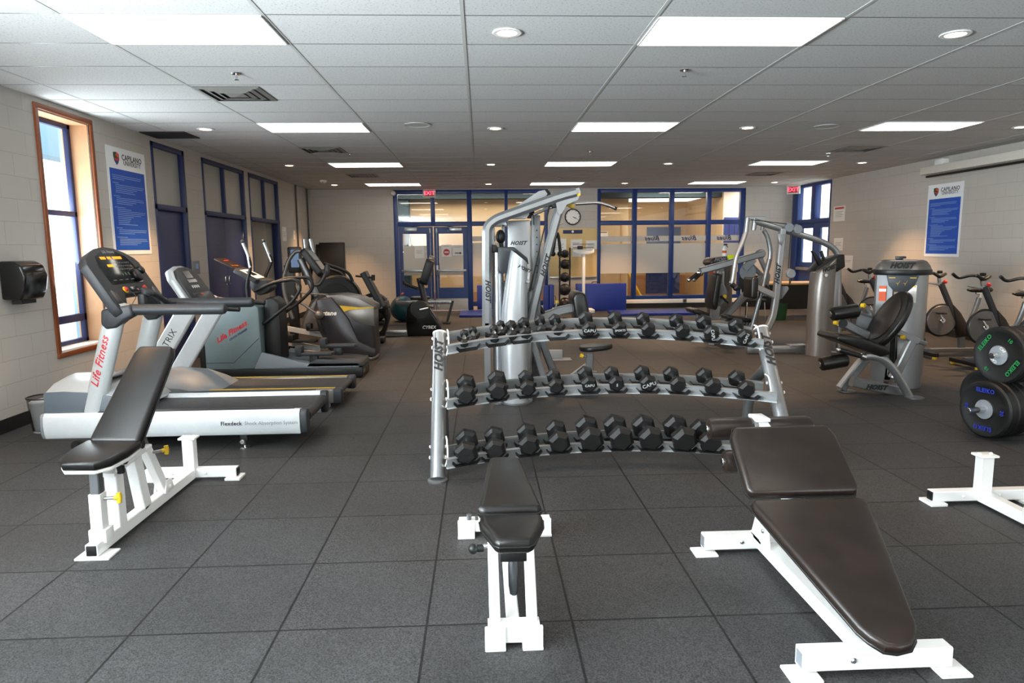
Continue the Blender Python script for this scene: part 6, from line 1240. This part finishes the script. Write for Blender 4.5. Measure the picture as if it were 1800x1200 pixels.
solo(MB().lathe([(.05, 0), (.06, .05), (.06, .1)], (-2.08, BY-.1, 2.86), (0, 1, 0), 16), 'fire_alarm', M['cream'], 'small round device high on the rear wall left of the door frame', 'alarm')
solo(MB().box(-4.08, -3.55, 8.72, 9.2, H-.012, H-.002), 'ceiling_gap_shade', M['ink'], 'dark sheet painted as shaded gap of a missing tile over the first navy door', 'ceiling gap')  # black sheet under the solid ceiling stands for shade
# projection screen on the right wall
pj = thing('projection_screen', 'long white projection screen case mounted high on the right wall', 'projection screen', (RX-.12, 10.2, 2.72))
MB().box(RX-.20, RX-.06, 8.4, 11.75, 2.69, 2.82, .012).build('case', M['cream'], pj); MB().rod((RX-.14, 8.5, 2.655), (RX-.14, 11.65, 2.655), .018).build('bottom_bar', M['black'], pj)
for y in (8.9, 11.4): MB().box(RX-.12, RX-.002, y-.1, y+.1, 2.80, 2.92, .006).build('wall_bracket', M['sill'], pj)
solo(MB().box(RX-.02, RX, 8.62, 8.70, 1.20, 1.27, .004).prism([(8.62, 1.2), (8.7, 1.2), (8.7, 1.27), (8.62, 1.27)], 'yz', RX-.025, RX-.02), 'wall_jack', M['black'], 'small black wall jack right of the poster', 'wall jack')
# desk and bin by the lobby door
dk = thing('desk', 'light wooden desk with black front by the lobby door, behind the pulley tower', 'desk', (6.6, 14.6, 0))
MB().box(5.75, 7.6, 14.2, 15.0, .70, .735, .006).build('desk_top', M['woodt'], dk); MB().box(5.85, 7.5, 14.28, 14.31, .18, .70).build('modesty_panel', M['black'], dk)
for x in (5.85, 7.45):
    for y in (14.28, 14.92): MB().rod((x, y, 0), (x, y, .70), .022, 10).build('leg', M['black'], dk)
solo(MB().lathe([(.12, 0), (.13, .01), (.16, .33), (.15, .33), (.12, .02)], (6.15, 13.9, 0), (0, 0, 1), 20), 'waste_bin', M['kgreen'], 'dark green bin on the floor before the desk', 'waste bin')
ch = thing('stool_chair', 'black seat on thin chrome legs behind the pull station', 'chair', (5.3, 13.2, 0))
MB().prism(rr(.42, .40, .06, 4, (5.3, 13.2)), 'xy', .44, .50, .02).build('seat', M['black'], ch); MB().prism(rr(.42, .32, .06, 4, (5.3, .78)), 'xz', 13.38, 13.42, .015).build('backrest', M['black'], ch)
for sx_ in (-1, 1):
    for sy in (-1, 1): MB().rod((5.3+sx_*.19, 13.2+sy*.18, 0), (5.3+sx_*.17, 13.2+sy*.16, .45), .011, 8).build('leg', M['chrome'], ch)
    MB().rod((5.3+sx_*.17, 13.36, .45), (5.3+sx_*.17, 13.40, .75), .011, 8).build('back_stay', M['chrome'], ch)
# outlets
for x, z, l in ((-2.75, .30, 'left one of the two low outlets on the rear wall'), (-2.35, .31, 'right one of the two low outlets, nearer the door frame'), (5.1, .17, 'outlet in the curb under the glazed screen')):
    yb = BY-.02 if x > 0 else BY
    o = thing('wall_outlet', 'dark wall outlet plate, %s' % l, 'outlet', (x, yb, z-.05)); MB().box(x-.05, x+.05, yb-.008, yb, z-.05, z+.05, .002).build('plate', M['steelk'], o); MB().box(x-.03, x-.005, yb-.011, yb-.008, z-.03, z+.03).box(x+.005, x+.03, yb-.011, yb-.008, z-.03, z+.03).build('socket', M['ink'], o)

# ---------------------------------------------------------------- lamps in the ceiling
first = None
def panel(x, y, label):
    global first
    loc = (x+.61, y+.305, H-.012)
    if first: return dup(first, loc, 0, label)
    t = thing('ceiling_light', label, 'ceiling light', loc, 'recessed fluorescent ceiling panels')
    x0, x1, y0, y1 = x+.012, x+1.208, y+.006, y+.604
    m = MB(); 
    for a, b, c, d in ((x0, x1, y0, y0+.012), (x0, x1, y1-.012, y1), (x0, x0+.012, y0, y1), (x1-.012, x1, y0, y1)): m.box(a, b, c, d, H-.012, H-.001)
    m.build('frame', M['sill'], t)
    MB().box(x0+.012, x1-.012, y0+.012, y1-.012, H-.009, H-.004).build('diffuser', M['lamp'], t)
    first = t; return t
names = {(0, 0): 'large fluorescent ceiling panel nearest, above the treadmills and window', (3, 0): 'large fluorescent ceiling panel nearest, right of the ceiling middle above the dumbbell rack',
 (0, 6): 'fluorescent ceiling panel in second row, left one past the ceiling vent', (3, 6): 'fluorescent ceiling panel in second row, middle one above the pull-down machine', (6, 6): 'fluorescent ceiling panel in second row, nearest the projection screen',
 (0, 12): 'fluorescent ceiling panel in third row, left one above the stair trainer', (3, 12): 'fluorescent ceiling panel in third row, middle one over the clock side', (6, 12): 'fluorescent ceiling panel in third row, right one before the lobby door',
 (0, 18): 'far fluorescent ceiling panel by the lit exit sign over the glazed doors', (3, 18): 'far fluorescent ceiling panel in front of the wall clock', (6, 18): 'far fluorescent ceiling panel before the glazed screen with lettering'}
for c, n in list(names): panel(X0+1.22*c, Y0+.61*n, names[(c, n)])
for c, n in ((6, 0), (0, -6), (3, -6), (6, -6), (0, -12), (3, -12), (6, -12)): panel(X0+1.22*c, Y0+.61*n, 'fluorescent ceiling panel overhead near the camera end of the room')
firstd = None
rowsY = (4.83, 8.55, 12.15, 15.8); colsX = (-3.23, .2, 3.29, 6.75)
cn = ('beside the window wall', 'second from the window wall', 'third from the window wall', 'beside the poster wall'); rn = ('nearest row', 'second row', 'third row', 'last row by the rear wall')
for j, y in enumerate(rowsY):
    for i, x in enumerate(colsX):
        lab = 'round warm downlight in the %s, %s' % (rn[j], cn[i])
        if firstd is None:
            t = thing('downlight', lab, 'downlight', (x, y, H-.01), 'round recessed ceiling downlights')
            m = MB(); m.lathe([(.068, 0), (.095, 0), (.1, .004), (.095, .009), (.068, .009)], (x, y, H-.01), (0, 0, 1), 28, False); m.build('trim_ring', M['sill'], t)
            MB().disc((x, y, H-.006), (0, 0, 1), .068, .004, 24).build('lamp_lens', M['can'], t); firstd = t
        else: dup(firstd, (x, y, H-.01), 0, lab)
        L = bpy.data.lights.new('downlight_lamp', 'SPOT'); L.energy = 270 if j else 60; L.color = (1, .58, .28); L.spot_size = math.radians(88); L.spot_blend = .7; L.shadow_soft_size = .06
        lo = bpy.data.objects.new('downlight_lamp', L); C.objects.link(lo); lo.location = (x, y, H-.03)
# corridor and lobby lamps
def area(name, loc, sx, sy, e, col, rot=(0, 0, 0)):
    L = bpy.data.lights.new(name, 'AREA'); L.shape = 'RECTANGLE'; L.size = sx; L.size_y = sy; L.energy = e; L.color = col
    o = bpy.data.objects.new(name, L); C.objects.link(o); o.location = loc; o.rotation_euler = rot; return o
area('corridor_lamp', (0, 18.5, 3.05), 5, .6, 95, (1, .88, .70)); area('corridor_lamp', (5.2, 18.6, 3.05), 2, .6, 50, (1, .88, .70)); area('corridor_lamp', (5.3, 21, 3.05), 1.2, 1.2, 22, (1, .86, .66)); area('corridor_lamp', (7.6, 18.2, 3.05), 1., .8, 50, (1, .97, .92))
area('lobby_skylight', (RX+4, 18, 3.0), 4, 6, 500, (.95, .98, 1))
# daylight at the tall left window, fill at added windows, uplights added for the ceiling
area('daylight_and_fill', (LX-.5, 7.23, 1.75), .85, 2.3, 60, (.80, .90, 1), (0, -PI/2, 0))
area('daylight_and_fill', (LX-.32, -.2, 1.65), 2.1, 5.0, 160, (.78, .89, 1), (0, -PI/2, 0))  # fill light at the added left window
area('daylight_and_fill', (5.0, FYW-.3, 1.65), 2.5, 1.8, 95, (.9, .95, 1), (PI/2, 0, 0)); area('added_uplight', (LX-.32, -.2, 1.55), 1.8, 5.0, 1850, (.84, .93, 1), (0, -PI/2-math.radians(63), 0)); area('added_uplight', (LX-.32, 7.23, 1.5), 1.5, .8, 35, (.84, .93, 1), (0, -PI/2-math.radians(50), 0))  # fill at the added front window, then uplights added to brighten the ceiling
W = bpy.data.worlds.new('overcast_sky'); bpy.context.scene.world = W; W.use_nodes = True
bg = W.node_tree.nodes['Background']; bg.inputs['Color'].default_value = (.93, .97, 1, 1); bg.inputs['Strength'].default_value = 2.2
# ---------------------------------------------------------------- camera
cd = bpy.data.cameras.new('camera'); cam = bpy.data.objects.new('camera', cd); C.objects.link(cam)
cd.sensor_width = 36; cd.lens = 1208/1800*36; cd.clip_start = .05; cd.clip_end = 200
yaw, pitch, roll = .0439, .1354, -.0101
fw = V((math.sin(yaw)*math.cos(pitch), math.cos(yaw)*math.cos(pitch), -math.sin(pitch))); r0 = V((math.cos(yaw), -math.sin(yaw), 0)); u0 = r0.cross(fw)
rx = r0*math.cos(roll)+u0*math.sin(roll); ux = u0*math.cos(roll)-r0*math.sin(roll)
cm = Matrix((rx, ux, -fw)).transposed().to_4x4(); cm.translation = V((0, 0, 1.53)); cam.matrix_world = cm
sc = bpy.context.scene; sc.camera = cam
sc.view_settings.view_transform = 'Standard'; sc.view_settings.look = 'None'; sc.view_settings.gamma = 1; sc.view_settings.exposure = .52; sc.view_settings.use_curve_mapping = False
